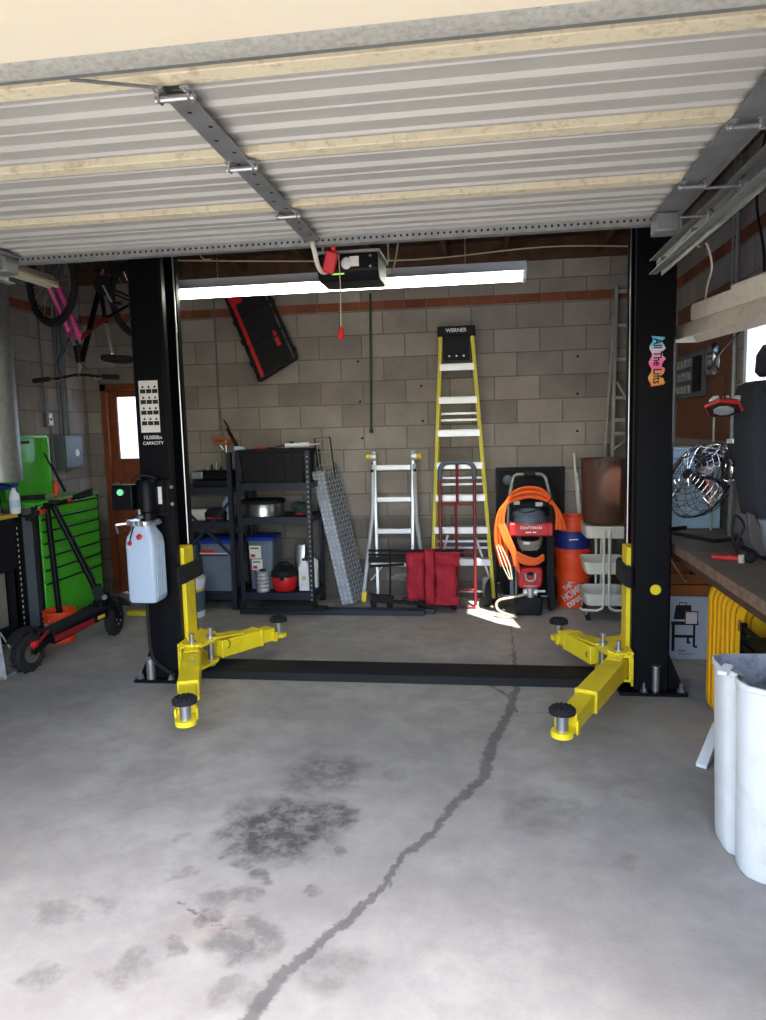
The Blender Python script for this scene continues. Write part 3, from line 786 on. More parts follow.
        pd = B().lathe([(.05, .238), (.064, .242), (.066, .262), (.058, .27)], (tip.x, tip.y, 0), n=24)
        for k in range(12):
            tt = k * pi / 6; pd.cbox((tip.x + .045 * cos(tt), tip.y + .045 * sin(tt), .273), (.014, .014, .008))
        for k in range(5):
            tt = k * 2 * pi / 5; pd.cbox((tip.x + .02 * cos(tt), tip.y + .02 * sin(tt), .273), (.012, .012, .008))
        pd.build('rubber_pad', 'rubber', A)
        return A, d, n_
    if side == 'L':
        tf, trr = (-1.575, 3.455, 0), (-1.535, 5.06, 0)
    else:
        tf, trr = (.358, 3.47, 0), (.50, 5.10, 0)
    A, d, n_ = arm(pf, tf, .66); A2, d2, n2 = arm(pr, trr, .40, .05)
    # web plates welded on the rear arm
    wb = B(); m_ = pr + d2 * .02
    wb.add([m_ + V((0, 0, .262)) + n2 * .06 * s, m_ + V((0, 0, .262)) - n2 * .06 * s, pr + d2 * .34 + V((0, 0, .2465)) + n2 * .0], [(0, 1, 2)])
    B().bar(pf + V((0, 0, .262)) - d * .0, pf + d * .12 + V((0, 0, .238)), .09, .008).build('arm_web', 'yellow', A, bevel=.003)
    B().bar(pr + V((0, 0, .258)), pr + d2 * .24 + V((0, 0, .238)), .11, .010).build('arm_web', 'yellow', A2, bevel=.003)
    for p in (pf, pr):
        B().lathe([(.026, .06), (.026, .262), (.032, .264), (.032, .275), (.014, .277), (.014, .315), (.02, .317), (.02, .325)], (p.x, p.y, 0), n=18).build('arm_pin', 'zinc', t)
    gr = B()
    for i in range(9):
        a = radians(200 + i * 20) if s > 0 else radians(-20 - i * 20)
        gr.cbox((pf.x + .06 * cos(a), pf.y + .06 * sin(a), .260), (.012, .012, .012))
    gr.lathe([(.03, .254), (.056, .254), (.056, .266), (.03, .266)], (pf.x, pf.y, 0), n=24)
    gr.build('arm_gear', 'yellow', t)
    if side == 'L':
        ring = [pr + d2 * .14 + V((s * .066 * 0 + .02, -.072, .20)) + V((.022 * cos(a), 0, .03 * sin(a))) for a in [i * pi / 8 for i in range(16)]]
    else:
        ring = [pr + d2 * .14 + V((-.02, -.076, .17)) + V((.022 * cos(a), 0, .02 * sin(a))) for a in [i * pi / 8 for i in range(16)]]
    B().tube(ring, .003, 5, True).build('pull_ring', 'blackmatte', A2)
    return t, U
LP, UL = post('L')
RP, UR = post('R')
# hydraulic power pack on the left post
b = B()
fx0, fx1, fy0, fy1 = -2.255, -2.065, 4.205, 4.38
def rr(x0, x1, y0, y1, r, z): return [(x, y, z) for x, y in rrect(x0, x1, y0, y1, r, 4)]
b.loft([rr(fx0 + .012, fx1 - .012, fy0 + .01, fy1 - .01, .02, .582), rr(fx0, fx1, fy0, fy1, .025, .60), rr(fx0, fx1, fy0, fy1, .025, .96),
        rr(fx0 + .005, fx1 - .005, fy0 + .005, fy1 - .005, .025, 1.0), rr(fx0 + .03, fx1 - .03, fy0 + .02, fy1 - .02, .03, 1.045),
        rr(fx0 + .035, fx1 - .035, fy0 + .02, fy1 - .02, .03, 1.075)])
RS = b.build('fluid_tank', 'reservoir', LP, angle=45, label='milky white hydraulic fluid tank')
b = B()
for i in range(5):
    b.box(fx1 - .001, fx1 + .004, fy0 + .03 + i * .028, fy0 + .04 + i * .028, .62, .95)
b.build('ribs', 'reservoir', RS)
B().lathe([(.018, 0), (.018, .01), (.008, .014)], (-2.15, fy0 + .0, 1.005), (0, -1, .3), 14).build('filler_cap', 'red', RS)
B().lathe([(.014, 0), (.014, .012)], (-2.215, fy0 + .0, .965), (-.2, -1, .2), 12).build('drain_cap', 'red', RS)
B().tube(catmull([(-2.215, fy0 - .01, .965), (-2.20, fy0 - .012, 1.02), (-2.19, fy0 + .02, 1.09)]), .004, 6).build('level_tube', 'ink', RS)
b = B().lathe([(.085, 1.075), (.092, 1.078), (.092, 1.10), (.085, 1.105)], (-2.16, 4.29, 0), n=24)
for i in range(10):
    a = i * pi / 5; b.cbox((-2.16 + .095 * cos(a), 4.29 + .095 * sin(a), 1.09), (.018, .018, .03))
b.bar((-2.08, 4.22, 1.095), (-2.0, 4.20, 1.10), .015, .015); b.bar((-2.24, 4.22, 1.09), (-2.30, 4.2, 1.085), .012, .012); b.bar((-2.30, 4.2, 1.085), (-2.29, 4.2, 1.03), .01, .01)
b.build('tank_clamp', 'zinc', LP)
B().lathe([(.055, 1.105), (.05, 1.15), (.066, 1.16), (.066, 1.34), (.055, 1.36), (.03, 1.365)], (-2.13, 4.30, 0), n=24).build('electric_motor', 'black', LP, angle=30)
B().lathe([(.02, 0), (.024, .02), (.012, .03), (.012, .06)], (-2.15, 4.23, 1.12), (0, -.2, 1), 12).build('relief_valve', 'zinc', LP)
B().box(-2.34, -2.20, 4.24, 4.34, 1.17, 1.33).build('control_box', 'black', LP, bevel=.01)
B().lathe([(.02, 0), (.02, .014), (.015, .018)], (-2.275, 4.24, 1.285), (0, -1, 0), 16).build('push_button', 'litbtn', LP)
B().box(-2.075, -2.035, 4.33, 4.40, 1.14, 1.35).build('capacitor_box', 'black', LP, bevel=.006)
B().box(-2.072, -2.045, 4.326, 4.33, 1.20, 1.31).build('motor_label', 'paper', LP)
B().box(-2.22, -2.03, 4.38, 4.43, 1.12, 1.35).build('mount', 'blackmatte', LP)
for z in (1.30, 1.19): B().cyl((-2.02, 4.43, z), (-2.02, 4.415, z), .012, 6).build('mount_bolt', 'zinc', LP)
B().tube(catmull([(-2.21, 4.28, 1.355), (-2.18, 4.27, 1.38), (-2.12, 4.28, 1.385), (-2.08, 4.33, 1.36)]), .006, 6).build('motor_wire', 'ink', LP)
B().tube(catmull([(-2.17, 4.29, .585), (-2.172, 4.29, .40), (-2.16, 4.30, .2), (-2.10, 4.36, .09), (-2.06, 4.40, .05)]), .011, 8).build('hydraulic_hose', 'rubber', LP)
# capacity chart
y = 4.4285
cl = B(); cl.box(-2.205, -2.075, y - .001, y, 1.655, 1.985)
cl.m = 1
for r in range(4):
    z = 1.905 - r * .068
    for c in range(3):
        x = -2.197 + c * .041
        cl.box(x, x + .036, y - .0016, y - .001, z, z + .026)
        cl.prism([(x + .010, z + .034), (x + .026, z + .034), (x + .026, z + .040), (x + .022, z + .048), (x + .016, z + .048)], 'y', y - .0016, y - .001)
cl.build('capacity_chart', ['paper', 'ink'], LP, flat=True)
lettering('10,000lbs', LP, (-2.13, y - .001, 1.622), (1, 0, 0), (0, 0, 1), .034)
lettering('CAPACITY', LP, (-2.128, y - .001, 1.585), (1, 0, 0), (0, 0, 1), .030)
# sticker on the right post: reads downwards
y = 4.4285
z0, z1 = 1.845, 2.135
P = []
N = 26
for i in range(N + 1):
    f = i / N; P.append((1.022 + .010 * sin(f * 26) + .004 * sin(f * 60), z0 + .01 + (z1 - z0 - .02) * f))
for i in range(N + 1):
    f = 1 - i / N; P.append((.953 + .009 * sin(f * 21 + 1) - .008 * (1 - f), z0 + (z1 - z0) * f))
B().prism(P, 'y', y - .001, y).build('sticker', 'rainbow', RP, flat=True)
P2 = [(x + (.006 if i > N else -.006), z0 + .006 + (z - z0) * .96) for i, (x, z) in enumerate(P)]
lettering('All The Lifts', RP, (.987, y - .001, (z0 + z1) / 2), (0, 0, -1), (1, 0, 0), .066, 'ink', offset=.0012, sx=.80)
# inspection hole showing the yellow carriage
h = B().lathe([(.037, 0), (.037, .0012)], (1.005, y + .001, .64), (0, -1, 0), 24); h.m = 1
h.lathe([(.031, 0), (.031, .0018)], (1.001, y + .001, .64), (0, -1, 0), 24)
h.build('inspection_hole', ['ink', 'yellow'], RP, flat=True)
# floor cover plate
b = B(); b.prism([(4.475, 0), (4.50, .045), (4.56, .055), (4.73, .055), (4.75, 0)], 'x', -1.93, .78)
fc = b.build('floor_cover', 'black', base=(-.57, 4.6, 0), flat=True)
fc.data.materials[0] = M['blackmatte']
tag(fc, 'long black floor cover plate lying between the two lift posts', 'cover')

# ================================================================= STEPLADDER (yellow)
t = thing('stepladder', 'tall yellow fibreglass stepladder folded against the block wall', 'ladder', (-.24, 6.6, 0))
def lx(z, s): # front rail x at height z
    return (-.255 + s * (.290 - .150 * z / 2.45)) + (.03 * (1 - z / 2.45))
def ly(z): return 6.63 + .09 * z / 2.45
for s in (-1, 1):
    B().bar((lx(0, s), ly(0), 0), (lx(2.42, s), ly(2.42), 2.45), .035, .075, up=(0, 1, 0)).build('front_rail', 'yellowdull', t, bevel=.004)
    B().bar((lx(0, s) * .97, 6.79, .0), (lx(2.42, s), 6.80, 2.42), .025, .045, up=(0, 1, 0)).build('rear_rail', 'yellowdull', t, bevel=.003)
    B().bar((lx(0, s), ly(0), 0.0), (lx(.05, s), ly(.05), .05), .042, .083, up=(0, 1, 0)).build('foot', 'rubber', t)
for k in range(7):
    z = .415 + k * .2975
    st_ = B().box(lx(z, -1), lx(z, 1), ly(z) - .045, ly(z) + .04, z, z + .008).box(lx(z, -1), lx(z, 1), ly(z) - .045, ly(z) - .04, z - .055, z)
    st_.build('step', 'alu', t, bevel=.002)
for z in (.50, 1.10, 1.70):
    B().bar((lx(z, -1), ly(z) + .13, z), (lx(z, 1), ly(z) + .13, z), .02, .02).bar((lx(z, -1), ly(z) + .13, z + .06), (lx(z, 1), ly(z) + .13, z + .06), .015, .02).build('rear_brace', 'alu', t)
for s in (-1, 1):
    B().bar((lx(.15, s), ly(.1) + .12, .12), (lx(.6, s) * .5 - .12, ly(.6) + .12, .62), .01, .02).build('diagonal_brace', 'alu', t)
B().box(-.425, -.085, 6.66, 6.85, 2.455, 2.54).build('top_cap', 'blackmatte', t, bevel=.012, label='dark grey moulded ladder top')
B().box(-.375, -.135, 6.675, 6.685, 2.235, 2.455).box(-.35, -.16, 6.670, 6.676, 2.41, 2.417).build('front_panel', 'blackmatte', t)
lettering('WERNER', t, (-.255, 6.658, 2.50), (1, 0, 0), (0, 0, 1), .046, offset=.001)
for x in (-.32, -.255, -.19): B().cyl((x, 6.676, 2.275), (x, 6.672, 2.275), .008, 8).build('screw', 'zinc', t)

# ================================================================= ARTICULATED LADDER
t = thing('folding_ladder', 'short aluminium multi-position ladder with yellow feet', 'ladder', (-.86, 6.66, 0))
def my(z): return 6.69 + .12 * z / 1.4
for s, x in ((-1, -1.03), (1, -.70)):
    xo = x + s * .135
    B().bar((x + s * .0, my(0), .03), (x + s * .02, my(1.42), 1.42), .028, .06, up=(0, 1, 0)).build('inner_rail', 'alu', t, bevel=.003)
    B().tube([(xo, my(0) - .04, .08), (xo - s * .045, my(.45) - .04, .45), (x + s * .045, my(.8) - .04, .80), (x + s * .032, my(1.3) - .03, 1.3)], .019, 8).build('outer_rail', 'alu', t)
    B().bar((xo, my(0) - .04, 0.0), (xo - s * .01, my(.1) - .04, .10), .045, .07, up=(0, 1, 0)).build('foot', 'yellow', t, bevel=.006)
    B().lathe([(.02, -.03), (.045, -.028), (.05, 0), (.045, .028), (.02, .03)], (x + s * .03, my(1.35), 1.37), (1, 0, 0), 18).build('hinge', 'alu', t)
    B().lathe([(.03, 0), (.034, .01), (.034, .035), (.02, .04)], (x + s * .06, my(1.35), 1.37), (s, 0, 0), 14).build('hinge_knob', 'yellow', t)
    B().lathe([(.012, 0), (.024, .004), (.024, .03)], (x + s * .02, my(1.26) - .03, 1.24), (s, 0, 0), 12).build('lock_knob', 'blackmatte', t)
for i, z in enumerate((.36, .67, .97, 1.27)):
    w_ = .06 if i == 0 else 0
    B().bar((-1.03 - w_, my(z) - .03, z), (-.70 + w_, my(z) - .03, z), .04, .05, up=(0, 0, 1)).build('rung', 'alu', t, bevel=.006)
B().bar((-1.10, my(.2) - .02, .2), (-.98, my(.36), .34), .02, .012).build('brace', 'alu', t)

# ================================================================= OLD LADDER at right
t = thing('old_ladder', 'dull aluminium ladder half hidden behind the right lift post', 'ladder', (1.3, 6.75, 0))
for x0, x1 in ((1.10, 1.165), (1.58, 1.515)):
    B().bar((x0, 6.70, 0), (x1, 6.85, 2.84), .03, .06, up=(0, 1, 0)).build('side_rail', 'aluold', t, bevel=.003)
for x0, x1 in ((1.04, 1.15),):
    B().bar((x0, 6.76, 1.0), (x1, 6.86, 2.6), .02, .03, up=(0, 1, 0)).build('fly_rail', 'aluold', t)
for z in (.3, .6, .9, 1.2, 1.54, 1.86, 2.20, 2.50, 2.80):
    x = 1.10 + .065 * z / 2.84
    B().bar((x, 6.71 + .14 * z / 2.84, z), (2.68 - x, 6.71 + .14 * z / 2.84, z), .04, .035).build('rung', 'aluold', t, bevel=.005)
B().bar((1.16, 6.74, 2.0), (1.30, 6.74, 1.74), .012, .02).build('brace', 'aluold', t)
B().bar((1.14, 6.74, 1.40), (1.34, 6.74, 1.56), .012, .02).build('brace', 'aluold', t)
B().bar((1.13, 6.74, 1.66), (1.58, 6.74, 1.66), .012, .03).build('brace', 'aluold', t)
# ================================================================= BACK WALL: shelves
def shelving(name, label, x0, x1, y0, y1, H, shelves, braces, posts=('fl', 'fr', 'bl', 'br')):
    t = thing(name, label, 'shelf', ((x0 + x1) / 2, (y0 + y1) / 2, 0), 'dark steel shelving units')
    for x, s in ((x0, 1), (x1, -1)):
        for y, q in ((y0, 1), (y1, -1)):
            b = B()
            b.box(min(x, x + s * .042), max(x, x + s * .042), min(y, y + q * .003), max(y, y + q * .003), 0, H)
            b.box(min(x, x + s * .003), max(x, x + s * .003), min(y, y + q * .042), max(y, y + q * .042), 0, H)
            b.m = 1
            z = .05
            while z < H - .03:
                yy = y - .0008 if q > 0 else y - .0038
                b.box(min(x + s * .014, x + s * .028), max(x + s * .014, x + s * .028), yy, yy + .0006, z, z + .014)
                z += .045
            b.m = 0
            b.box(x - .008 if s > 0 else x - .05, x + .05 if s > 0 else x + .008, y - .008 if q > 0 else y - .05, y + .05 if q > 0 else y + .008, 0, .006)
            b.build('upright', ['shelfmetal', 'aluold' if (x == x1 and y == y0 and x > -2) else 'ink'], t, flat=True)
    for z in shelves:
        B().box(x0 + .004, x1 - .004, y0 + .006, y1 - .006, z - .012, z).build('shelf_deck', 'blackmatte', t)
        b = B().box(x0 + .003, x1 - .003, y0 + .003, y0 + .006, z - .062, z + .004)
        b.box(x0 + .003, x1 - .003, y0 + .006, y0 + .012, z - .04, z - .032)
        b.build('beam', 'shelfmetal', t)
        B().box(x0 + .003, x1 - .003, y1 - .006, y1 - .003, z - .062, z + .004).build('beam', 'shelfmetal', t)
        B().box(x0 + .003, x0 + .006, y0 + .006, y1 - .006, z - .05, z + .004).box(x1 - .006, x1 - .003, y0 + .006, y1 - .006, z - .05, z + .004).build('side_beam', 'shelfmetal', t)
    for (p, q) in braces:
        B().bar(p, q, .004, .028, up=(0, 0, 1)).build('cross_brace', 'shelfmetal', t)
    return t
shelving('shelving_unit', 'dark steel shelving unit holding the big black box and steel drum', -2.25, -1.56, 6.28, 6.74, 1.46, (.16, .86, 1.17), [])
shelving('shelving_unit', 'dark steel cross-braced shelving unit behind the left lift post', -3.05, -2.29, 6.28, 6.74, 1.46, (.16, .82, 1.14),
         [((-2.78, 6.265, .98), (-2.32, 6.265, .52)), ((-2.30, 6.262, 1.02), (-2.78, 6.262, .52))])
# black box on top
t = thing('storage_crate', 'large black plastic storage box on the top shelf', 'box', (-1.93, 6.5, 1.17))
b = B(); b.loft([rr(-2.20, -1.63, 6.33, 6.68, .02, 1.172), rr(-2.23, -1.60, 6.31, 6.70, .02, 1.45)]); b.build('body', 'blackmatte', t, angle=60)
B().box(-2.245, -1.585, 6.30, 6.71, 1.45, 1.475).build('lid', 'blackmatte', t, bevel=.006)
for i in range(6): B().box(-2.17 + i * .09, -2.155 + i * .09, 6.305 - .0, 6.318, 1.20, 1.44).build('rib', 'blackmatte', t)
# things on top
t = thing('caulking_gun', 'pale caulking gun lying on the black box', 'tool', (-1.72, 6.5, 1.478))
B().cyl((-1.82, 6.45, 1.505), (-1.60, 6.45, 1.51), .022, 14).build('cartridge', 'white', t)
B().cyl((-1.60, 6.45, 1.51), (-1.50, 6.45, 1.515), .006, 8, .003).build('nozzle', 'white', t)
B().bar((-1.82, 6.45, 1.505), (-1.90, 6.45, 1.50), .012, .012).box(-1.78, -1.74, 6.44, 6.46, 1.478, 1.54).build('handle', 'blackmatte', t)
t = thing('locking_pliers', 'red-handled pliers lying on the black box', 'tool', (-2.02, 6.45, 1.478))
B().tube([(-2.12, 6.45, 1.487), (-2.06, 6.46, 1.492), (-2.0, 6.45, 1.488)], .009, 8).build('handle', 'red', t)
B().tube([(-2.10, 6.42, 1.487), (-2.04, 6.44, 1.49), (-1.99, 6.45, 1.487)], .008, 8).build('handle', 'red', t)
B().bar((-2.0, 6.45, 1.488), (-1.90, 6.45, 1.487), .02, .012).build('jaw', 'blackmatte', t)
t = thing('wire_rack', 'black wire mesh rack standing beside the black box', 'rack', (-1.55, 6.6, 1.17))
M4 = Matrix.Translation((-1.535, 6.62, 1.19)) @ Matrix.Rotation(radians(-6), 4, 'Y')
b = B(M4)
for i in range(4): b.cyl((0 + i * .04, 0, 0), (0 + i * .04 + .0, 0, .36), .0035, 6)
for i in range(4): b.cyl((0, 0, i * .12), (.12, 0, i * .12), .0035, 6)
b.build('mesh', 'aluold', t)
B(M4).tube([(-.012, 0, 0), (-.012, 0, .372), (.135, 0, .372), (.135, 0, 0)], .007, 6, True).build('frame', 'blackmatte', t)
t = thing('tool_case', 'open black tool case with a silver corner on the left upper shelf', 'case', (-2.53, 6.5, 1.142))
B().box(-2.70, -2.36, 6.36, 6.66, 1.145, 1.20).build('lower_tray', 'blackmatte', t, bevel=.008)
B().box(-2.70, -2.36, 6.38, 6.66, 1.204, 1.29).build('body', 'black', t, bevel=.012)
B().box(-2.705, -2.60, 6.365, 6.38, 1.215, 1.285).build('clasp', 'zinc', t, bevel=.006, label='bright silver clasp')
for i in range(5): B().cyl((-2.60 + i * .045, 6.5, 1.29), (-2.60 + i * .045, 6.5, 1.32 + .02 * (i % 3)), .009, 8).build('socket', 'blackmatte' if i % 2 else 'galv', t)
t = thing('bar_clamp', 'orange-jawed bar clamp hanging above the left shelf', 'clamp', (-2.50, 6.84, 1.5))
b = B(); b.bar((-2.68, 6.84, 1.60), (-2.40, 6.84, 1.55), .02, .03).bar((-2.66, 6.84, 1.545), (-2.42, 6.84, 1.515), .02, .025); b.build('jaw', 'clampjaw', t, bevel=.004)
B().cyl((-2.54, 6.86, 1.30), (-2.54, 6.86, 1.56), .008, 8).cyl((-2.57, 6.86, 1.47), (-2.61, 6.86, 1.53), .01, 8).build('bar', 'zinc', t)
t = thing('rubber_mallet', 'blue and black tool leaning on the shelf top', 'tool', (-2.33, 6.6, 1.46))
B().cyl((-2.28, 6.5, 1.47), (-2.42, 6.6, 1.67), .017, 10).build('handle', 'blackmatte', t)
B().cyl((-2.31, 6.47, 1.487), (-2.22, 6.47, 1.483), .024, 12).build('head', 'boxblue', t)
# steel drum pot
KP = Matrix.Translation((-2.07, 6.50, .864)) @ Matrix.Scale(.84, 4) @ Matrix.Translation((2.02, -6.52, -.864))
t = thing('steel_pot', 'shiny steel pot with black rim on the middle shelf', 'pot', (-2.03, 6.5, .862))
B(KP).lathe([(.235, .865), (.235, .995), (.232, 1.0)], (-2.02, 6.52, 0), n=40).build('shell', 'steel', t)
B(KP).lathe([(.22, .998), (.245, 1.0), (.248, 1.03), (.235, 1.038), (.05, 1.042)], (-2.02, 6.52, 0), n=40).build('rim', 'blackmatte', t)
B(KP).lathe([(.24, .864), (.245, .868), (.24, .876)], (-2.02, 6.52, 0), n=40).build('foot_ring', 'steel', t)
t = thing('work_gloves', 'crumpled dark green cloth beside the steel pot', 'cloth', (-1.69, 6.4, .862))
random.seed(3)
b = B()
for i in range(6): b.ball((-1.74 + random.random() * .13, 6.38 + random.random() * .07, .92 + random.random() * .04), .04 + random.random() * .018, 10, (1.3, 1, .8))
b.build('cloth', 'olive', t)
b = B()
for i in range(3): b.ball((-1.70 + random.random() * .1, 6.36, .885), .02, 8, (1.8, 1, .8))
b.build('strap', 'redpaint', t)
# middle left shelf
t = thing('white_bag', 'tall pale bag on the left middle shelf', 'bag', (-2.40, 6.5, .82))
b = B(); b.loft([rr(-2.47, -2.36, 6.46, 6.56, .02, .822), rr(-2.46, -2.355, 6.46, 6.56, .02, .98), rr(-2.42, -2.36, 6.48, 6.54, .02, 1.05)]); b.build('bag', 'boxblue', t, angle=60)
t = thing('white_carton', 'small white carton at the left of the middle shelf', 'box', (-2.70, 6.5, .82))
B().box(-2.82, -2.60, 6.42, 6.60, .823, .93).build('carton', 'paper', t, bevel=.003)
B().box(-2.82, -2.60, 6.46, 6.56, .9305, .932).build('tape', 'hose', t)
t = thing('black_kit_bag', 'black kit bag on the left middle shelf', 'bag', (-2.5, 6.4, .82))
b = B(); b.loft([rr(-2.58, -2.40, 6.32, 6.42, .03, .823), rr(-2.59, -2.39, 6.32, 6.42, .03, .90), rr(-2.55, -2.43, 6.34, 6.40, .02, .945)]); b.build('body', 'blackmatte', t, angle=60)
B().box(-2.56, -2.42, 6.318, 6.321, .85, .862).build('trim_strip', 'red', t)
# totes with blue lids
def tote(x0, x1, y0, y1, z0, H, label, lbls):
    t = thing('storage_tote', label, 'storage box', ((x0 + x1) / 2, (y0 + y1) / 2, z0), 'storage totes with blue lids')
    i = .025
    b = B(); b.loft([rr(x0 + i, x1 - i, y0 + i, y1 - i, .03, z0 + .003), rr(x0 + .008, x1 - .008, y0 + .008, y1 - .008, .03, z0 + H - .04)])
    b.build('tub', 'tote', t, angle=60)
    b = B(); b.loft([rr(x0, x1, y0, y1, .03, z0 + H - .045), rr(x0 - .008, x1 + .008, y0 - .008, y1 + .008, .03, z0 + H - .015), rr(x0 + .02, x1 - .02, y0 + .02, y1 - .02, .03, z0 + H)])
    b.build('lid', 'bluelid', t, angle=40)
    for (lx0, lx1, lz0, lz1) in lbls:
        k = B(); yy = y0 + .004
        k.box(lx0, lx1, yy - .002, yy + .001, lz0, lz1); k.m = 1
        k.box(lx0 + .01, lx1 - .02, yy - .0026, yy - .002, lz1 - .03, lz1 - .018); k.m = 2
        k.box(lx0 + .01, (lx0 + lx1) / 2, yy - .0026, yy - .002, lz0 + .012, lz0 + .04)
        k.build('sticker', ['paper', 'ink', 'red'], t, flat=True)
tote(-2.23, -1.97, 6.42, 6.72, .16, .51, 'blue-lidded tote under the steel pot', [(-2.20, -2.09, .46, .58), (-2.18, -2.08, .35, .45)])
tote(-2.66, -2.33, 6.32, 6.70, .16, .50, 'blue-lidded tote right of its pair on the cross-braced shelf', [(-2.65, -2.36, .52, .53)])
tote(-3.01, -2.69, 6.32, 6.70, .16, .50, 'blue-lidded tote left of its pair, mostly behind the lift post', [(-2.86, -2.76, .46, .56), (-2.84, -2.76, .34, .44)])
# bottom right of shelving
t = thing('black_tray', 'low black tray under the red wet vacuum', 'tray', (-1.75, 6.2, .06))
B().box(-2.02, -1.52, 6.07, 6.262, .052, .10).build('tray', 'blackmatte', t, bevel=.008)
B().box(-1.56, -1.42, 6.08, 6.20, .052, .075).build('lip', 'blackmatte', t, bevel=.004)
t = thing('wet_vacuum', 'small red canister vacuum with black top on the bottom shelf', 'vacuum', (-1.86, 6.4, .162))
B().lathe([(.095, .165), (.108, .18), (.122, .30), (.12, .305)], (-1.87, 6.42, 0), n=28).build('canister', 'red', t)
B().lathe([(.124, .30), (.127, .32), (.12, .35), (.08, .375), (.02, .38)], (-1.87, 6.42, 0), n=28).build('motor_head', 'blackmatte', t)
B().tube(arc((-1.87, 6.42, .34), .09, 0, 180, 10), .009, 8).build('carry_handle', 'blackmatte', t)
B().box(-1.88, -1.84, 6.28, 6.30, .28, .31).build('latch', 'blackmatte', t)
t = thing('metal_canister', 'short bright ribbed metal canister on the bottom shelf', 'can', (-2.07, 6.35, .162))
pr_ = [(.058, .163)]
for i in range(5): pr_ += [(.062, .18 + i * .035), (.054, .197 + i * .035)]
pr_ += [(.06, .355)]
B().lathe(pr_, (-2.06, 6.352, 0), n=20).build('can', 'alu', t)
B().lathe([(.012, .355), (.03, .356), (.03, .37), (.012, .371)], (-2.06, 6.352, 0), n=14).build('cap', 'blackmatte', t)
t = thing('foil_bag', 'silvery foil bag behind the red vacuum', 'bag', (-1.75, 6.6, .162))
b = B(); b.loft([rr(-1.80, -1.70, 6.56, 6.66, .02, .163), rr(-1.81, -1.69, 6.55, 6.67, .03, .40), rr(-1.80, -1.70, 6.59, 6.63, .015, .56)]); b.build('bag', 'steel', t, angle=60)
t = thing('tall_foil_bag', 'crinkled silver bag standing behind the red vacuum lid', 'bag', (-1.9, 6.65, .162))
# jugs
def jug(x, y, z, r, h, label, capm):
    t = thing('chemical_jug', label, 'jug', (x, y, z), 'jugs at the right end of the bottom shelf')
    B().loft([rr(x - r, x + r, y - r * .7, y + r * .7, .02, z + .003), rr(x - r, x + r, y - r * .7, y + r * .7, .02, z + h * .72), rr(x - r * .45, x + r * .45, y - r * .4, y + r * .4, .012, z + h * .9), rr(x - r * .4, x + r * .4, y - r * .35, y + r * .35, .01, z + h * .93)]).build('bottle', 'white', t, angle=50)
    B().cyl((x, y, z + h * .93), (x, y, z + h), r * .42, 14).build('cap', capm, t)
    B().tube([(x + r * .5, y, z + h * .85), (x + r * .95, y, z + h * .82), (x + r * .95, y, z + h * .6)], .009, 6).build('handle', 'white', t)
    k = B().box(x - r * .8, x + r * .6, y - r * .7 - .002, y - r * .7 - .0005, z + h * .15, z + h * .6); k.m = 1
    k.lathe([(r * .4, 0), (r * .4, .001)], (x, y - r * .7 - .002, z + h * .4), (0, -1, 0), 14)
    k.build('jug_label', ['paper', 'hose'], t, flat=True)
bpy.data.objects.remove(t)
jug(-1.675, 6.42, .162, .055, .30, 'white jug with red cap beside the red vacuum', 'redpaint')
jug(-1.63, 6.55, .162, .05, .31, 'white jug with brown cap at the shelf end behind another', 'brownbarrel')
# paint bucket
t = thing('paint_bucket', 'white paint bucket with dark label behind the left lift arm', 'bucket', (-2.66, 6.1, 0))
B().lathe([(.135, 0.003), (.15, .30), (.156, .302), (.156, .34), (.15, .342)], (-2.66, 6.05, 0), n=28).build('bucket', 'white', t)
B().lathe([(.1405, .06), (.1495, .24), (.1505, .24)], (-2.66, 6.05, 0), n=28).build('paint_label', 'slate', t)
B().lathe([(.1508, .24), (.152, .262)], (-2.66, 6.05, 0), n=28).build('label_band', 'brass', t)
B().lathe([(.158, .335), (.158, .358), (.14, .362), (.02, .362)], (-2.66, 6.05, 0), n=28).build('lid', 'white', t)
B().tube(arc((-2.66, 6.05, .31), .165, 200, 340, 12), .004, 6).build('bail', 'zinc', t)
# long bars on the floor
tag(B().prism([(6.135, .002), (6.185, .002), (6.185, .048), (6.135, .048)], 'x', -2.22, -.545).prism([(6.142, .010), (6.178, .010), (6.178, .042), (6.142, .042)], 'x', -.546, -.5445).build('steel_bar', 'shelfmetal', bevel=.004, base=(-1.4, 6.16, 0)), 'long dark steel bar lying on the floor, nearest of two', 'bar', 'long dark bars on the floor')
tag(B().prism([(6.20, .002), (6.25, .002), (6.25, .05), (6.20, .05)], 'x', -2.05, -.46).prism([(6.207, .010), (6.243, .010), (6.243, .042), (6.207, .042)], 'x', -.461, -.4595).build('steel_bar', 'shelfmetal', bevel=.004, base=(-1.3, 6.22, 0)), 'long dark steel bar lying behind another, its end before the red folded wagon', 'bar', 'long dark bars on the floor')
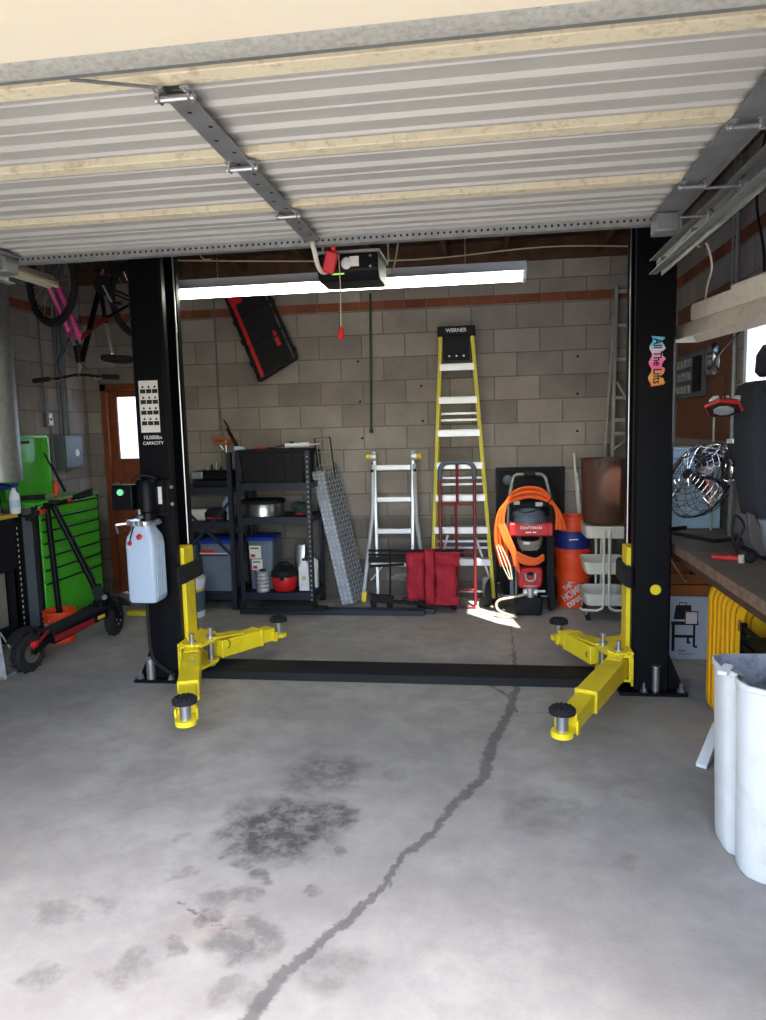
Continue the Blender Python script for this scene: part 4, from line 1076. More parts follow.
# diamond plate
t = thing('diamond_plate_trim', 'bent diamond-plate aluminium sheet leaning against the wall', 'metal sheet', (-1.35, 6.6, 0))
def dp(f, q): # f 0..1 up the length; q cross-section point
    base = V((-1.325, 6.50, .003)); top = V((-1.60, 6.62, 1.25))
    return base.lerp(top, f) + q
QS = [V((-.02, -.02, .0)), V((.10, .0, .01)), V((.25, .23, .04))]
b = B()
def face(q0, q1):
    L = [dp(0, q0), dp(0, q1), dp(1, q1), dp(1, q0)]; n_ = (L[1] - L[0]).cross(L[3] - L[0]).normalized()
    if n_.y > 0: n_ = -n_
    b.m = 0; b.add(L + [p - n_ * .003 for p in L], [(0, 1, 2, 3), (7, 6, 5, 4), (0, 4, 5, 1), (1, 5, 6, 2), (2, 6, 7, 3), (3, 7, 4, 0)])
    b.m = 1; W_ = (q1 - q0).length; u = (L[1] - L[0]).normalized(); v = (L[3] - L[0]).normalized(); H_ = (L[3] - L[0]).length
    st_ = .050; j = 0; y_ = .02
    while y_ < H_ - .02:
        x_ = .014
        i = 0
        while x_ < W_ - .01:
            s_ = 1 if (i + j) % 2 else -1
            c_ = L[0] + u * x_ + v * y_; d_ = (u * .55 + v * s_ * .85).normalized()
            w_ = n_.cross(d_)
            b.add([c_ - d_ * .022, c_ + w_ * .0050, c_ + d_ * .022, c_ - w_ * .0050, c_ + n_ * .003], [(0, 1, 4), (1, 2, 4), (2, 3, 4), (3, 0, 4)])
            x_ += st_ * .8; i += 1
        y_ += st_ * .85; j += 1
face(V((-.02, -.02, 0)), V((.085, .0, .01))); face(V((.085, .0, .01)), V((.19, .20, .03)))
b.build('sheet', ['platedark', 'platebar'], t, flat=True)
for q in (V((.03, 0, 0)), V((.17, .17, .03))):
    B().cyl(dp(1, q), dp(1, q) + V((-.005, .02, .03)), .02, 8).build('end_clip', 'zinc', t)

# ================================================================= HAND TRUCK
t = thing('hand_truck', 'dark red hand truck standing in front of the yellow ladder', 'hand truck', (-.25, 6.4, 0))
yb2 = 6.54
TZ = -.035
loop = [(-.415, yb2, 1.16), (-.415, yb2, 1.24)] + arc((-.335, yb2, 1.24), .08, 180, 90, 5)[1:] + arc((-.185, yb2, 1.24), .08, 90, 0, 5) + [(-.105, yb2, 1.16)]
B().tube(loop, .021, 10).build('grip', 'slate', t)
for x in (-.415, -.105): B().cyl((x, yb2, 1.20), (x, yb2 - .07, .02), .015, 10).build('side_tube', 'redpaint', t)
B().cyl((-.26, yb2, 1.31), (-.26, yb2 - .015, .95), .013, 8).cyl((-.275, yb2 - .02, .96), (-.265, yb2 - .09, .08), .013, 8).build('centre_tube', 'redpaint', t)
for z in (.94, .50, .16):
    B().cyl((-.415, yb2 - .07 * (1.20 - z) / 1.18, z), (-.105, yb2 - .07 * (1.20 - z) / 1.18, z), .012, 8).build('crossbar', 'redpaint', t)
B().box(-.41, -.10, 6.41, 6.46, .004, .010).build('toe_plate', 'redpaint', t)
for x in (-.445, -.045):
    B().lathe([(.05, -.035), (.125, -.035), (.135, -.015), (.135, .015), (.125, .035), (.05, .035)], (x + (.04 if x > -.2 else 0), 6.52, .136), (1, 0, 0), 24).build('wheel', 'rubber', t)
B().cyl((-.445, 6.52, .136), (.0, 6.52, .136), .009, 8).build('axle', 'zinc', t)
for x in (-.415, -.105): B().bar((x, 6.47, .12), (x, 6.525, .14), .02, .03).build('axle_bracket', 'redpaint', t)

# ================================================================= FOLDED WAGON (red cloth)
t = thing('folded_wagon', 'folded red cloth wagon with black frame in front of the ladders', 'wagon', (-.6, 6.30, 0))
random.seed(5)
def cloth(x0, x1, y0, y1, z0, z1, nx, nz, amp, seed, name):
    random.seed(seed); b = B()
    ph = [random.random() * 6 for _ in range(6)]
    def yy(i, j):
        u, v = i / nx, j / nz
        e = min(u, 1 - u, v, 1 - v); r = (1 - max(0, 1 - e * 7) ** 2)
        w = amp * (sin(u * 5 + ph[0] + v * 9) + .7 * sin(v * 17 + ph[1] + 3 * sin(u * 4)) + .5 * sin(u * 23 + ph[2] + v * 5))
        return y0 + (1 - r) * .04 - w
    vs = []; fs = []
    for j in range(nz + 1):
        for i in range(nx + 1):
            u, v = i / nx, j / nz
            vs.append((x0 + (x1 - x0) * u + .004 * sin(v * 11 + ph[3]), yy(i, j), z0 + (z1 - z0) * v + .002 * sin(u * 9 + ph[4])))
    n = len(vs)
    for j in range(nz + 1):
        for i in range(nx + 1):
            x, y_, z = vs[j * (nx + 1) + i]; vs.append((x, y1, z))
    W_ = nx + 1
    for j in range(nz):
        for i in range(nx):
            a = j * W_ + i; fs.append((a, a + 1, a + W_ + 1, a + W_)); fs.append((n + a, n + a + W_, n + a + W_ + 1, n + a + 1))
    for i in range(nx):
        fs.append((i, n + i, n + i + 1, i + 1)); a = nz * W_ + i; fs.append((a, a + 1, n + a + 1, n + a))
    for j in range(nz):
        a = j * W_; fs.append((a, a + W_, n + a + W_, n + a)); a = j * W_ + nx; fs.append((a, n + a, n + a + W_, a + W_))
    b.add(vs, fs); return b.build(name, 'redcloth', t, angle=60)
cloth(-.71, -.545, 6.23, 6.36, .10, .53, 14, 30, .007, 1, 'pocket')
cloth(-.545, -.455, 6.20, 6.36, .07, .56, 8, 20, .003, 2, 'cover_flap')
cloth(-.455, -.27, 6.22, 6.36, .10, .53, 14, 30, .005, 3, 'bag')
cloth(-.45, -.235, 6.205, 6.225, .42, .55, 14, 8, .004, 4, 'top_flap')
cloth(-.47, -.25, 6.205, 6.225, .075, .15, 14, 8, .004, 6, 'bottom_flap')
for z in (.505, .545): B().cyl((-1.06, 6.34, z), (-.20, 6.33, z), .011, 8).build('frame_tube', 'blackmatte', t)
B().bar((-1.06, 6.34, .46), (-.72, 6.34, .46), .03, .05).bar((-1.05, 6.34, .40), (-.74, 6.33, .42), .03, .02).build('folded_leg', 'blackmatte', t)
B().tube([(-.86, 6.33, .56), (-.87, 6.33, .08), (-.80, 6.33, .065), (-.70, 6.33, .13)], .009, 8).build('pull_handle', 'blackmatte', t)
B().bar((-1.05, 6.34, .12), (-.84, 6.34, .10), .05, .05).bar((-1.0, 6.34, .08), (-.25, 6.34, .055), .03, .03).build('base_frame', 'blackmatte', t)
for x in (-1.03, -.88, -.6, -.3): B().lathe([(.012, -.02), (.05, -.018), (.052, 0), (.05, .018), (.012, .02)], (x, 6.355, .053), (1, .4, 0), 18).build('wheel', 'rubber', t)
B().bar((-.86, 6.335, .30), (-.72, 6.335, .33), .02, .03).bar((-.82, 6.335, .34), (-.74, 6.335, .27), .012, .02).build('hinge_strut', 'slate', t)

t.location.y += .02
# ================================================================= PRESSURE WASHER, cord, panel
t = thing('pegboard_panel', 'black tool panel standing behind the pressure washer', 'panel', (.41, 6.84, 0))
B().box(.10, .71, 6.83, 6.86, .02, 1.245).build('panel', 'blackmatte', t, bevel=.004)
B().box(.09, .72, 6.815, 6.83, 1.215, 1.25).box(.09, .12, 6.815, 6.83, .02, 1.22).box(.69, .72, 6.815, 6.83, .02, 1.22).build('frame', 'black', t)
for x, z, r in ((.20, 1.13, .045), (.27, 1.03, .05), (.42, 1.15, .05), (.57, 1.08, .05), (.62, .98, .055)):
    B().lathe([(r, 0), (r, .02), (r * .5, .03), (r * .3, .03)], (x, 6.83, z), (0, -1, 0), 18).build('wheel', 'slate' if r < .05 else 'rubber', t)
t = thing('pressure_washer', 'red and black pressure washer with grey loop handle beside the buckets', 'pressure washer', (.35, 6.3, 0))
Y = 6.28
hl = [(.185, Y + .08, .62), (.195, Y + .14, .95), (.235, Y + .20, 1.16)] + [(.26, Y + .21, 1.195), (.30, Y + .21, 1.205), (.46, Y + .21, 1.205), (.50, Y + .21, 1.19)] + [(.525, Y + .20, 1.15), (.56, Y + .14, .95), (.565, Y + .08, .62)]
B().tube(catmull(hl, 4), .015, 10).build('handle', 'galv', t)
B().cyl((.33, Y + .21, 1.205), (.43, Y + .21, 1.205), .032, 14).build('grip', 'rubber', t)
b = B().bar((.20, Y + .07, .95), (.54, Y + .07, .95), .05, .05)
b.bar((.21, Y + .10, .985), (.32, Y + .10, .96), .05, .03).bar((.40, Y + .08, 1.01), (.53, Y + .08, .98), .05, .05)
b.build('console', 'blackmatte', t, bevel=.008)
B().box(.235, .285, Y + .02, Y + .03, .955, .985).box(.42, .48, Y + .02, Y + .03, .94, .975).build('tag_sticker', 'paper', t, flat=True)
for x in (.185, .20): pass
for x0, x1 in ((.225, .265), (.525, .555)):
    B().bar((x0, Y + .02, .86), (x1 - .02, Y + .02, .14), .028, .028).build('frame_tube', 'blackmatte', t)
B().bar((.55, Y + .02, .95), (.565, Y + .0, .04), .03, .03).build('stand_leg', 'blackmatte', t)
B().lathe([(.01, .93), (.09, .92), (.135, .88), (.15, .83), (.15, .76)], (.365, Y + .08, 0), n=28).build('tank', 'slate', t)
b = B(); b.prism([(.20, .69), (.545, .69), (.56, .715), (.56, .785), (.545, .81), (.48, .80), (.26, .80), (.20, .81), (.19, .78), (.19, .715)], 'y', Y - .07, Y + .06)
b.build('shroud', 'red', t, bevel=.012)
for x in (.215, .535): B().box(x - .022, x + .022, Y - .085, Y - .07, .70, .80).build('clip', 'red', t, bevel=.006)
lettering('CRAFTSMAN', t, (.375, Y - .073, .765), (1, 0, 0), (0, 0, 1), .032, offset=.0008)
B().box(.33, .38, Y - .0715, Y - .07, .72, .732).box(.39, .42, Y - .0715, Y - .07, .72, .732).build('printed_mark', 'lettwhite', t, flat=True)
b = B()
for i, z in enumerate((.66, .64, .62, .60)):
    b.lathe([(.10 - .004 * i, -.008), (.112 - .004 * i, 0), (.10 - .004 * i, .008), (.09, 0)], (.37, Y + .01, z), (0, -.25, 1), 26)
b.build('recoil_guard', 'aluold', t)
B().lathe([(.105, .56), (.115, .60), (.10, .65), (.06, .68), (.01, .685)], (.37, Y + .05, 0), n=26).build('engine', 'blackmatte', t)
for i in range(8): B().bar((.30 + i * .018, Y - .068, .565), (.30 + i * .018, Y - .068, .59), .005, .004).build('vent_fin', 'galv', t)
B().bar((.31, Y - .104, .64), (.36, Y - .108, .638), .003, .022).build('printed_mark', 'lettwhite', t, flat=True)
b = B(); b.prism([(.275, .235), (.455, .235), (.475, .30), (.475, .40), (.44, .41), (.29, .41), (.265, .38), (.265, .28)], 'y', Y - .05, Y + .07); b.build('lower_cover', 'red', t, bevel=.014)
B().tube([(.33, Y - .062, .37), (.335, Y - .065, .32), (.36, Y - .066, .305), (.39, Y - .066, .305), (.41, Y - .065, .32), (.415, Y - .062, .37)], .012, 8).build('pull_grip', 'galv', t)
B().ball((.37, Y - .06, .365), .026, 12, (1, .5, .7)).build('fuel_cap', 'blackmatte', t)
lettering('CRAFTSMAN', t, (.37, Y - .053, .252), (1, 0, 0), (0, 0, 1), .02)
b = B().cyl((.31, Y - .03, .195), (.43, Y - .03, .195), .035, 14).cyl((.37, Y - .06, .15), (.37, Y - .06, .24), .028, 12).cyl((.43, Y - .03, .205), (.50, Y - .035, .205), .012, 8).cyl((.33, Y - .05, .18), (.27, Y - .06, .17), .014, 8)
b.build('pump', 'alu', t)
b = B(); b.loft([rr(.25, .46, Y - .10, Y + .08, .03, .012), rr(.235, .475, Y - .12, Y + .09, .03, .13), rr(.25, .46, Y - .10, Y + .08, .03, .16)]); b.build('base', 'blackmatte', t, angle=50)
for x in (.115, .565):
    B().lathe([(.03, -.03), (.045, -.028), (.115, -.025), (.125, 0), (.115, .025), (.045, .028), (.03, .03)], (x, Y + .12, .126), (1, 0, 0), 26).build('wheel', 'rubber', t)
B().cyl((.11, Y + .12, .126), (.60, Y + .12, .126), .009, 8).build('axle', 'zinc', t)
B().tube(catmull([(.33, Y - .07, .185), (.22, Y - .14, .175), (.10, Y - .15, .15), (.08, Y - .16, .09), (.14, Y - .18, .045), (.24, Y - .19, .02), (.22, Y - .17, .012)]), .011, 8).build('garden_hose', 'hose', t)
b = B(); b.loft([[(x, y_, z) for x, y_ in ((.20, Y + .02), (.26, Y + .0), (.26, Y + .04), (.20, Y + .06))] for z in (.14, .5)]); b.build('side_panel', 'slate', t)
# orange cord
t = thing('extension_cord', 'long coiled orange hose draped over the pressure washer', 'hose', (.36, 6.24, .9))
random.seed(11)
b = B()
WD = -.05
def loop_pts(dx, dz, sag, yo):
    return catmull([(.14 + dx, Y - .02 + yo, .42 + sag), (.09 + dx, Y - .02 + yo, .66), (.11 + dx * .6, Y + .0 + yo, .88), (.19 + dx * .5, Y + .01 + yo, 1.02 + dz), (.36, Y + .02 + yo, 1.07 + dz), (.52 - dx * .4, Y + .02 + yo, 1.03 + dz),
                    (.61 - dx * .3, Y + .03 + yo, .90), (.655 - dx, Y + .04 + yo, .74)], 7)
for i in range(7):
    b.tube(loop_pts(-.015 + i * .013, -.045 + i * .014, random.uniform(-.03, .06), -.045 + (i % 3) * .022), .0125, 8)
for i in range(4):
    b.tube(catmull([(.10 + i * .016, Y - .05, .80), (.15 + i * .018, Y - .09, .66), (.215 + i * .01, Y - .10, .55), (.24 + i * .012, Y - .11, .44 - .02 * i)], 6), .012, 8)
for i in range(4):
    b.tube(catmull([(.255, Y - .105, .56 - i * .022), (.33, Y - .125, .525 - i * .02), (.41, Y - .125, .505 - i * .014), (.48, Y - .10, .535 - i * .012)], 6), .0125, 8)
b.build('coil', 'cord', t)
b = B()
for i in range(3): b.tube(catmull([(.08 + i * .02, Y - .07, .62), (.13 + i * .03, Y - .12, .46), (.19 + i * .012, Y - .13, .33)], 6), .005, 6)
b.build('white_end', 'cable', t)
B().tube(catmull([(.20, Y - .05, .98), (.30, Y - .06, .90), (.42, Y - .07, .92), (.54, Y - .04, 1.0), (.56, Y + .0, 1.08)], 6), .005, 6).build('black_lead', 'ink', t)

# ================================================================= BUCKETS
def bucket(name, x, y, z0, R, H, m, label, group, band=None, full=True):
    t = thing(name, label, 'bucket', (x, y, z0), group)
    pr = [(R * .86, z0 + .002), (R * .97, z0 + H - .085), (R * 1.03, z0 + H - .083), (R * 1.03, z0 + H - .072), (R * .98, z0 + H - .07), (R * .98, z0 + H - .045), (R * 1.04, z0 + H - .043), (R * 1.04, z0 + H - .033), (R * .99, z0 + H - .031), (R * 1.0, z0 + H - .008), (R * 1.045, z0 + H - .006), (R * 1.045, z0 + H), (R * .96, z0 + H), (R * .95, z0 + H - .02), (R * .95, z0 + H - .1), (R * .84, z0 + .012), (.0005, z0 + .012)]
    B().lathe(pr, (x, y, 0), n=32).build('body', m, t, angle=30)
    return t
bx, by = .768, 6.60
g_ = 'stacked buckets beside the utility cart'
t = bucket('bucket', bx, by, 0, .155, .36, 'orange', 'orange bucket with slanted white lettering, bottom of the stack', g_)
R_ = .1495
for s_, dx, dz, sz in (('THE', -.052, .215, .055), ('HOME', -.012, .158, .088), ('DEPOT', .016, .085, .058)):
    c = V((bx, by, 0)); yy = by - .1515
    o = lettering(s_, t, (bx - .01 + dx, yy, dz - .02), (.82, 0, .57), (-.57, 0, .82), sz, offset=.0035, sx=.85)
    for v in o.data.vertices:   # wrap around the bucket
        X_ = v.co.x + t['_o'][0] - bx; ang = X_ / .15
        rr_ = .1378 + (v.co.z) * .057 + .0015
        v.co.x = bx + rr_ * sin(ang) - t['_o'][0]; v.co.y = by - rr_ * cos(ang) - t['_o'][1]
B().tube(arc((bx, by - .0, .29), .165, 190, 350, 14, u=(1, 0, 0), v=(0, .95, .3)), .003, 6).build('bail', 'zinc', t)
bucket('bucket', bx, by, .205, .155, .33, 'orange', 'plain orange bucket nested below the blue one', g_)
t = bucket('bucket', bx, by, .385, .155, .31, 'blue', 'dark blue bucket nested between orange ones', g_)
B().bar((bx - .05, by - .163, .625), (bx + .03, by - .165, .628), .003, .008).build('size_mark', 'lettwhite', t)
bucket('bucket', bx - .005, by, .50, .15, .32, 'orange', 'topmost orange bucket of the stack', g_)

# ================================================================= UTILITY CART + DRUM
t = thing('utility_cart', 'ivory three-tier utility cart carrying the brown drum', 'cart', (.98, 6.2, 0))
cx0, cx1, cy0, cy1 = .80, 1.16, 6.02, 6.42
def tray(z0, z1):
    b = B(); n = 5
    o0 = rrect(cx0 + .015, cx1 - .015, cy0 + .015, cy1 - .015, .05, n); o1 = rrect(cx0, cx1, cy0, cy1, .06, n)
    i1 = rrect(cx0 + .004, cx1 - .004, cy0 + .004, cy1 - .004, .056, n); i0 = rrect(cx0 + .019, cx1 - .019, cy0 + .019, cy1 - .019, .046, n)
    f = lambda P, z: [(x, y_, z) for x, y_ in P]
    b.loft([f(o0, z0), f(o1, z1), f(i1, z1), f(i0, z0 + .004)])
    b.build('tray', 'ivory', t, angle=40)
tray(.70, .80); tray(.40, .50); tray(.135, .235)
for x, s in ((.948, -1), (.992, 1)):
    pts = [(x, cy0 - .012, .765), (x, cy0 - .012, .16), (x + s * .01, cy0 - .012, .12), (x + s * .05, cy0 - .010, .10), (x + s * .16, cy0 + .01, .10), (x + s * .175, cy0 + .06, .10)]
    B().tube(pts, .011, 8).build('frame_tube', 'ivory', t)
    pts = [(x, cy1 + .012, .765), (x, cy1 + .012, .16), (x + s * .05, cy1 + .010, .10), (x + s * .175, cy1 - .01, .10), (x + s * .175, cy1 - .06, .10)]
    B().tube(pts, .011, 8).build('frame_tube', 'ivory', t)
for z in (.75, .45, .19):
    B().box(.95, 1.01, cy0 - .006, cy0 + .004, z - .03, z + .03).build('joint_plate', 'ivory', t)
    B().cyl((.98, cy0 - .006, z), (.98, cy0 - .012, z), .005, 8).build('bolt', 'zinc', t)
for x in (cx0 + .02, cx1 - .02):
    for y_ in (cy0 + .05, cy1 - .05):
        c = B().lathe([(.008, -.012), (.032, -.011), (.034, 0), (.032, .011), (.008, .012)], (x + .012, y_, .036), (1, .3, 0), 18)
        o = c.build('caster', 'rubber', t)
        B().bar((x, y_, .10), (x + .004, y_, .05), .02, .03).build('caster_fork', 'zinc', o)
t = thing('brown_drum', 'brown open drum standing on the ivory cart', 'drum', (.98, 6.23, .765))
B().lathe([(.165, .768), (.172, .78), (.192, 1.325), (.197, 1.328), (.197, 1.345), (.186, 1.345), (.168, .79), (.01, .785)], (1.0, 6.42 - .0, 0), n=40).build('shell', 'brownbarrel', t, angle=40) if False else \
B().lathe([(.165, .802), (.175, .815), (.196, 1.325), (.202, 1.33), (.202, 1.347), (.192, 1.347), (.17, .82), (.01, .815)], (.985, 6.235, 0), n=44).build('shell', 'brownbarrel', t, angle=40)
for a in (-110, -75): 
    x, y_ = .985 + .201 * cos(radians(a)), 6.235 + .201 * sin(radians(a))
    B().bar((x, y_, 1.29), (x, y_, 1.34), .006, .004).build('rim_clip', 'blackmatte', t)
t = thing('folding_bracket', 'narrow white folding leg leaning by the brown drum', 'bracket', (.85, 6.83, 0))
B().bar((.90, 6.81, .02), (.808, 6.87, 1.37), .02, .035).build('outer_bar', 'ivory', t, bevel=.004)
B().bar((.925, 6.80, .02), (.833, 6.855, 1.19), .014, .025).build('inner_bar', 'alu', t)
B().cyl((.83, 6.82, 1.14), (.83, 6.845, 1.14), .014, 10).build('pivot', 'zinc', t)

# ================================================================= CREEPER, rod, conduit on back wall
t = thing('mechanic_creeper', 'black and red mechanics creeper hung crooked on the back wall', 'creeper', (-1.95, 6.85, 2.1))
A_, B_, C_, D_ = V((-2.28, 6.86, 2.98)), V((-1.92, 6.86, 2.98)), V((-1.765, 6.84, 2.325)), V((-2.14, 6.84, 2.12))
A_ = D_ + (C_ - D_).cross(V((0, 1, 0))).normalized() * -.88 if False else V((-2.46, 6.86, 2.95)); B_ = V((-2.10, 6.86, 3.10))
fr = B()
for p, q in ((A_, D_), (B_, C_), (D_, C_), (A_, B_)): fr.bar(p - V((0, .05, 0)), q - V((0, .05, 0)), .028, .028)
for f in (.3, .62): fr.bar(A_.lerp(D_, f) - V((0, .05, 0)), B_.lerp(C_, f) - V((0, .05, 0)), .02, .02)
fr.build('frame', 'blackmatte', t, bevel=.004)
def quad(b, f0, f1, g0, g1, yo, th=.02):
    P = [A_.lerp(B_, g).lerp(D_.lerp(C_, g), f) for f, g in ((f0, g0), (f0, g1), (f1, g1), (f1, g0))]
    b.add([p - V((0, yo, 0)) for p in P] + [p - V((0, yo + th, 0)) for p in P], [(0, 1, 2, 3), (7, 6, 5, 4), (0, 4, 5, 1), (1, 5, 6, 2), (2, 6, 7, 3), (3, 7, 4, 0)])
b = B(); quad(b, .02, .97, .14, .9, .035); b.build('pad', 'rubber', t)
b = B(); quad(b, .0, .98, .075, .16, .055, .02); b.build('side_rail', 'red', t, label='red side rail')
b = B(); quad(b, .60, .66, .72, .80, .056, .004); quad(b, .68, .78, .70, .80, .056, .004); b.build('printed_mark', 'red', t)
b = B(); quad(b, .04, .16, .05, .35, .06, .02); b.build('headrest', 'red', t)
for f, g in ((.33, -.03), (.55, -.03), (.8, -.03), (.3, 1.04), (.9, 1.04)):
    p = A_.lerp(B_, g).lerp(D_.lerp(C_, g), f)
    B().lathe([(.01, -.012), (.028, -.01), (.028, .01), (.01, .012)], p - V((0, .06, 0)), (.9, 0, .4), 14).build('caster', 'rubber', t)
tag(B().cyl((-1.085, 6.87, 1.63), (-1.06, 6.87, 2.90), .011, 10).lathe([(.016, -.02), (.02, 0), (.016, .02)], (-1.085, 6.872, 1.62)).build('green_rod', 'greendark', base=(-1.08, 6.87, 1.6)), 'thin dark green rod hanging on the back wall', 'rod')
tag(B().tube([(-2.60, 6.885, 3.1), (-2.60, 6.885, 2.0), (-2.575, 6.885, 1.58)], .008, 8).build('conduit', 'elec', base=(-2.6, 6.885, 1.6)), 'thin grey conduit running down the back wall to the clamp', 'conduit')
tag(B().bar((-2.55, 6.86, 1.76), (-2.50, 6.86, 1.68), .01, .014).build('wall_hook', 'ink', base=(-2.52, 6.87, 1.7)), 'small dark hook on the wall above the orange clamp', 'hook')
random.seed(2)
for i, (x, z) in enumerate(((-1.20, 2.28), (-.60, 2.03), (-1.19, 1.90), (-1.18, 1.55), (-.59, 1.70), (.84, 2.25), (.84, 1.91), (.84, 1.57))):
    k = B().lathe([(.012, 0), (.012, .004), (.006, .004)], (x, 6.9, z), (0, -1, 0), 10).build('anchor_hole_%d' % i, 'ink', base=(x, 6.9, z))
    k.name = 'wall_anchor'; tag(k, 'dark anchor hole in the concrete block back wall', 'wall anchor', 'dark anchor holes in the back wall')
# ================================================================= LEFT SIDE
# bicycle hung upside down
t = thing('bicycle', 'bicycle with pink fork hanging upside down from the ceiling', 'bicycle', (-3.2, 5.6, 2.0))
HB = V((-3.17, 5.38, 2.10))
cr_ = V((-3.17, 5.34, 2.45)); hub = V((-3.22, 5.18, 2.79))
stem = V((-3.18, 5.40, 2.17)); head_b = V((-3.19, 5.40, 2.39)); head_t = V((-3.175, 5.41, 2.22))
bb = V((-3.13, 5.72, 2.86)); seat_cl = V((-3.10, 5.72, 2.56)); rhub = V((-3.02, 6.10, 2.80))
def wheel(c, n_, R):
    n_ = n_.normalized(); a = n_.cross(V((0, 0, 1))).normalized(); b_ = n_.cross(a)
    o = B().tube([c + (a * cos(k * pi / 24) + b_ * sin(k * pi / 24)) * R for k in range(48)], .024, 10, True).build('tyre', 'rubber', t)
    B().tube([c + (a * cos(k * pi / 24) + b_ * sin(k * pi / 24)) * (R - .03) for k in range(48)], .012, 8, True).build('rim', 'blackmatte', o)
    s_ = B()
    for k in range(18):
        an = k * pi / 9; s_.tube([c + n_ * (.03 if k % 2 else -.03) + (a * cos(an + .3) + b_ * sin(an + .3)) * .02, c + (a * cos(an) + b_ * sin(an)) * (R - .03)], .0014, 4)
    s_.build('spokes', 'zinc', o)
    B().cyl(c - n_ * .05, c + n_ * .05, .02, 12).build('hub', 'zinc', o)
wheel(hub, V((.45, .89, .0)), .30)
wheel(rhub, V((.98, -.2, 0)), .30)
nx = V((.80, -.55, 0)).normalized()
for s in (-1, 1):
    o = B().tube([hub + nx * .06 * s, hub.lerp(cr_, .12) + nx * .065 * s, cr_ + nx * .065 * s], [.014, .019, .021], 10).build('fork_leg', 'pink', t, label='bright pink fork leg')
B().tube([cr_ + nx * .075, cr_ + nx * .05 + V((.02, 0, -.035)), cr_ - nx * .05 + V((.02, 0, -.035)), cr_ - nx * .075], .024, 10).build('fork_crown', 'pink', t)
for s in (-1, 1): B().tube([cr_ + nx * .06 * s, cr_ + nx * .05 * s + V((.03, 0, -.10))], .013, 8).build('stanchion', 'zinc', t)
B().cyl(head_b, head_t, .026, 12).build('head_tube', 'black', t)
B().cyl(cr_, head_b, .018, 10).build('steerer', 'zinc', t)
B().cyl(head_t, stem, .02, 10).build('headset', 'zinc', t)
B().cyl(stem, HB, .016, 10).build('stem', 'zinc', t)
B().tube([head_t + V((.02, 0, .01)), bb], .022, 10).build('down_tube', 'black', t)
B().tube([head_b + V((.02, 0, 0)), seat_cl + V((0, 0, .04))], .019, 10).build('top_tube', 'redpaint', t)
B().cyl(bb, seat_cl, .017, 10).build('seat_tube', 'black', t)
for s in (-1, 1):
    B().tube([bb + nx * .03 * s, rhub + nx * .06 * s], .010, 8).tube([seat_cl + nx * .02 * s + V((0, 0, .04)), rhub + nx * .06 * s], .008, 8).build('rear_stay', 'black', t)
B().cyl(seat_cl, V((-3.06, 5.71, 2.31)), .013, 10).build('seat_post', 'zinc', t)
sc_ = V((-3.01, 5.69, 2.265))
sd = V((-.35, -.94, .0)).normalized(); sn = V((0, 0, -1)); sw = sd.cross(sn)
sec = []
for f, w_, h_ in ((-.13, .06, .035), (-.10, .095, .055), (-.03, .085, .055), (.05, .04, .05), (.12, .025, .04), (.15, .012, .03)):
    sec.append([sc_ + sd * f + sw * (w_ * cos(k * pi / 6)) + sn * (h_ * sin(k * pi / 6) * .7) for k in range(12)])
B().loft(sec).build('saddle', 'rubber', t, angle=60)
hbw = V((1, .05, .01)).normalized()
B().tube(catmull([HB - hbw * .37 + V((0, 0, -.01)), HB - hbw * .18, HB - hbw * .05 + V((0, 0, .02)), HB + V((0, 0, .02)), HB + hbw * .05 + V((0, 0, .02)), HB + hbw * .18, HB + hbw * .31 + V((0, 0, -.01))], 4), .011, 8).build('handlebar', 'blackmatte', t)
for s in (-1, 1):
    B().cyl(HB + hbw * (.19 if s > 0 else -.25), HB + hbw * (.32 if s > 0 else -.38) + V((0, 0, -.010)), .020, 10).build('grip', 'rubber', t)
    B().tube([HB + hbw * .13 * s, HB + hbw * .15 * s + V((0, -.03, -.02)), HB + hbw * .21 * s + V((0, -.045, -.015))], .006, 6).build('brake_lever', 'zinc', t)
cb = B()
for s, q in ((-1, .5), (-1, .8), (1, .6)):
    cb.tube(catmull([HB + hbw * .12 * s, HB + hbw * .10 * s + V((-.05, -.04, .10)), cr_ + V((-.08 * q, -.06, -.14)), cr_ + V((0, -.05, -.05))]), .003, 5)
cb.build('brake_cable', 'ink', t)
B().lathe([(.02, 0), (.075, .002), (.08, .006), (.02, .01)], bb + nx * .045, nx, 24).build('chainring', 'blackmatte', t)
for s in (-1, 1):
    e = bb + nx * .06 * s + V((.05, .04, -.15 * s)); k = B().bar(bb + nx * .05 * s, e, .02, .014)
    k.build('crank', 'zinc', t); B().cbox(e + nx * .05 * s, (.09, .06, .02)).build('pedal', 'blackmatte', t)
B().tube(arc(hub + V((0, 0, .30)), .03, -30, 200, 8), .007, 6).cyl(hub + V((0, 0, .33)), V((hub.x, hub.y, 3.295)), .006, 6).build('ceiling_hook', 'orange', t)

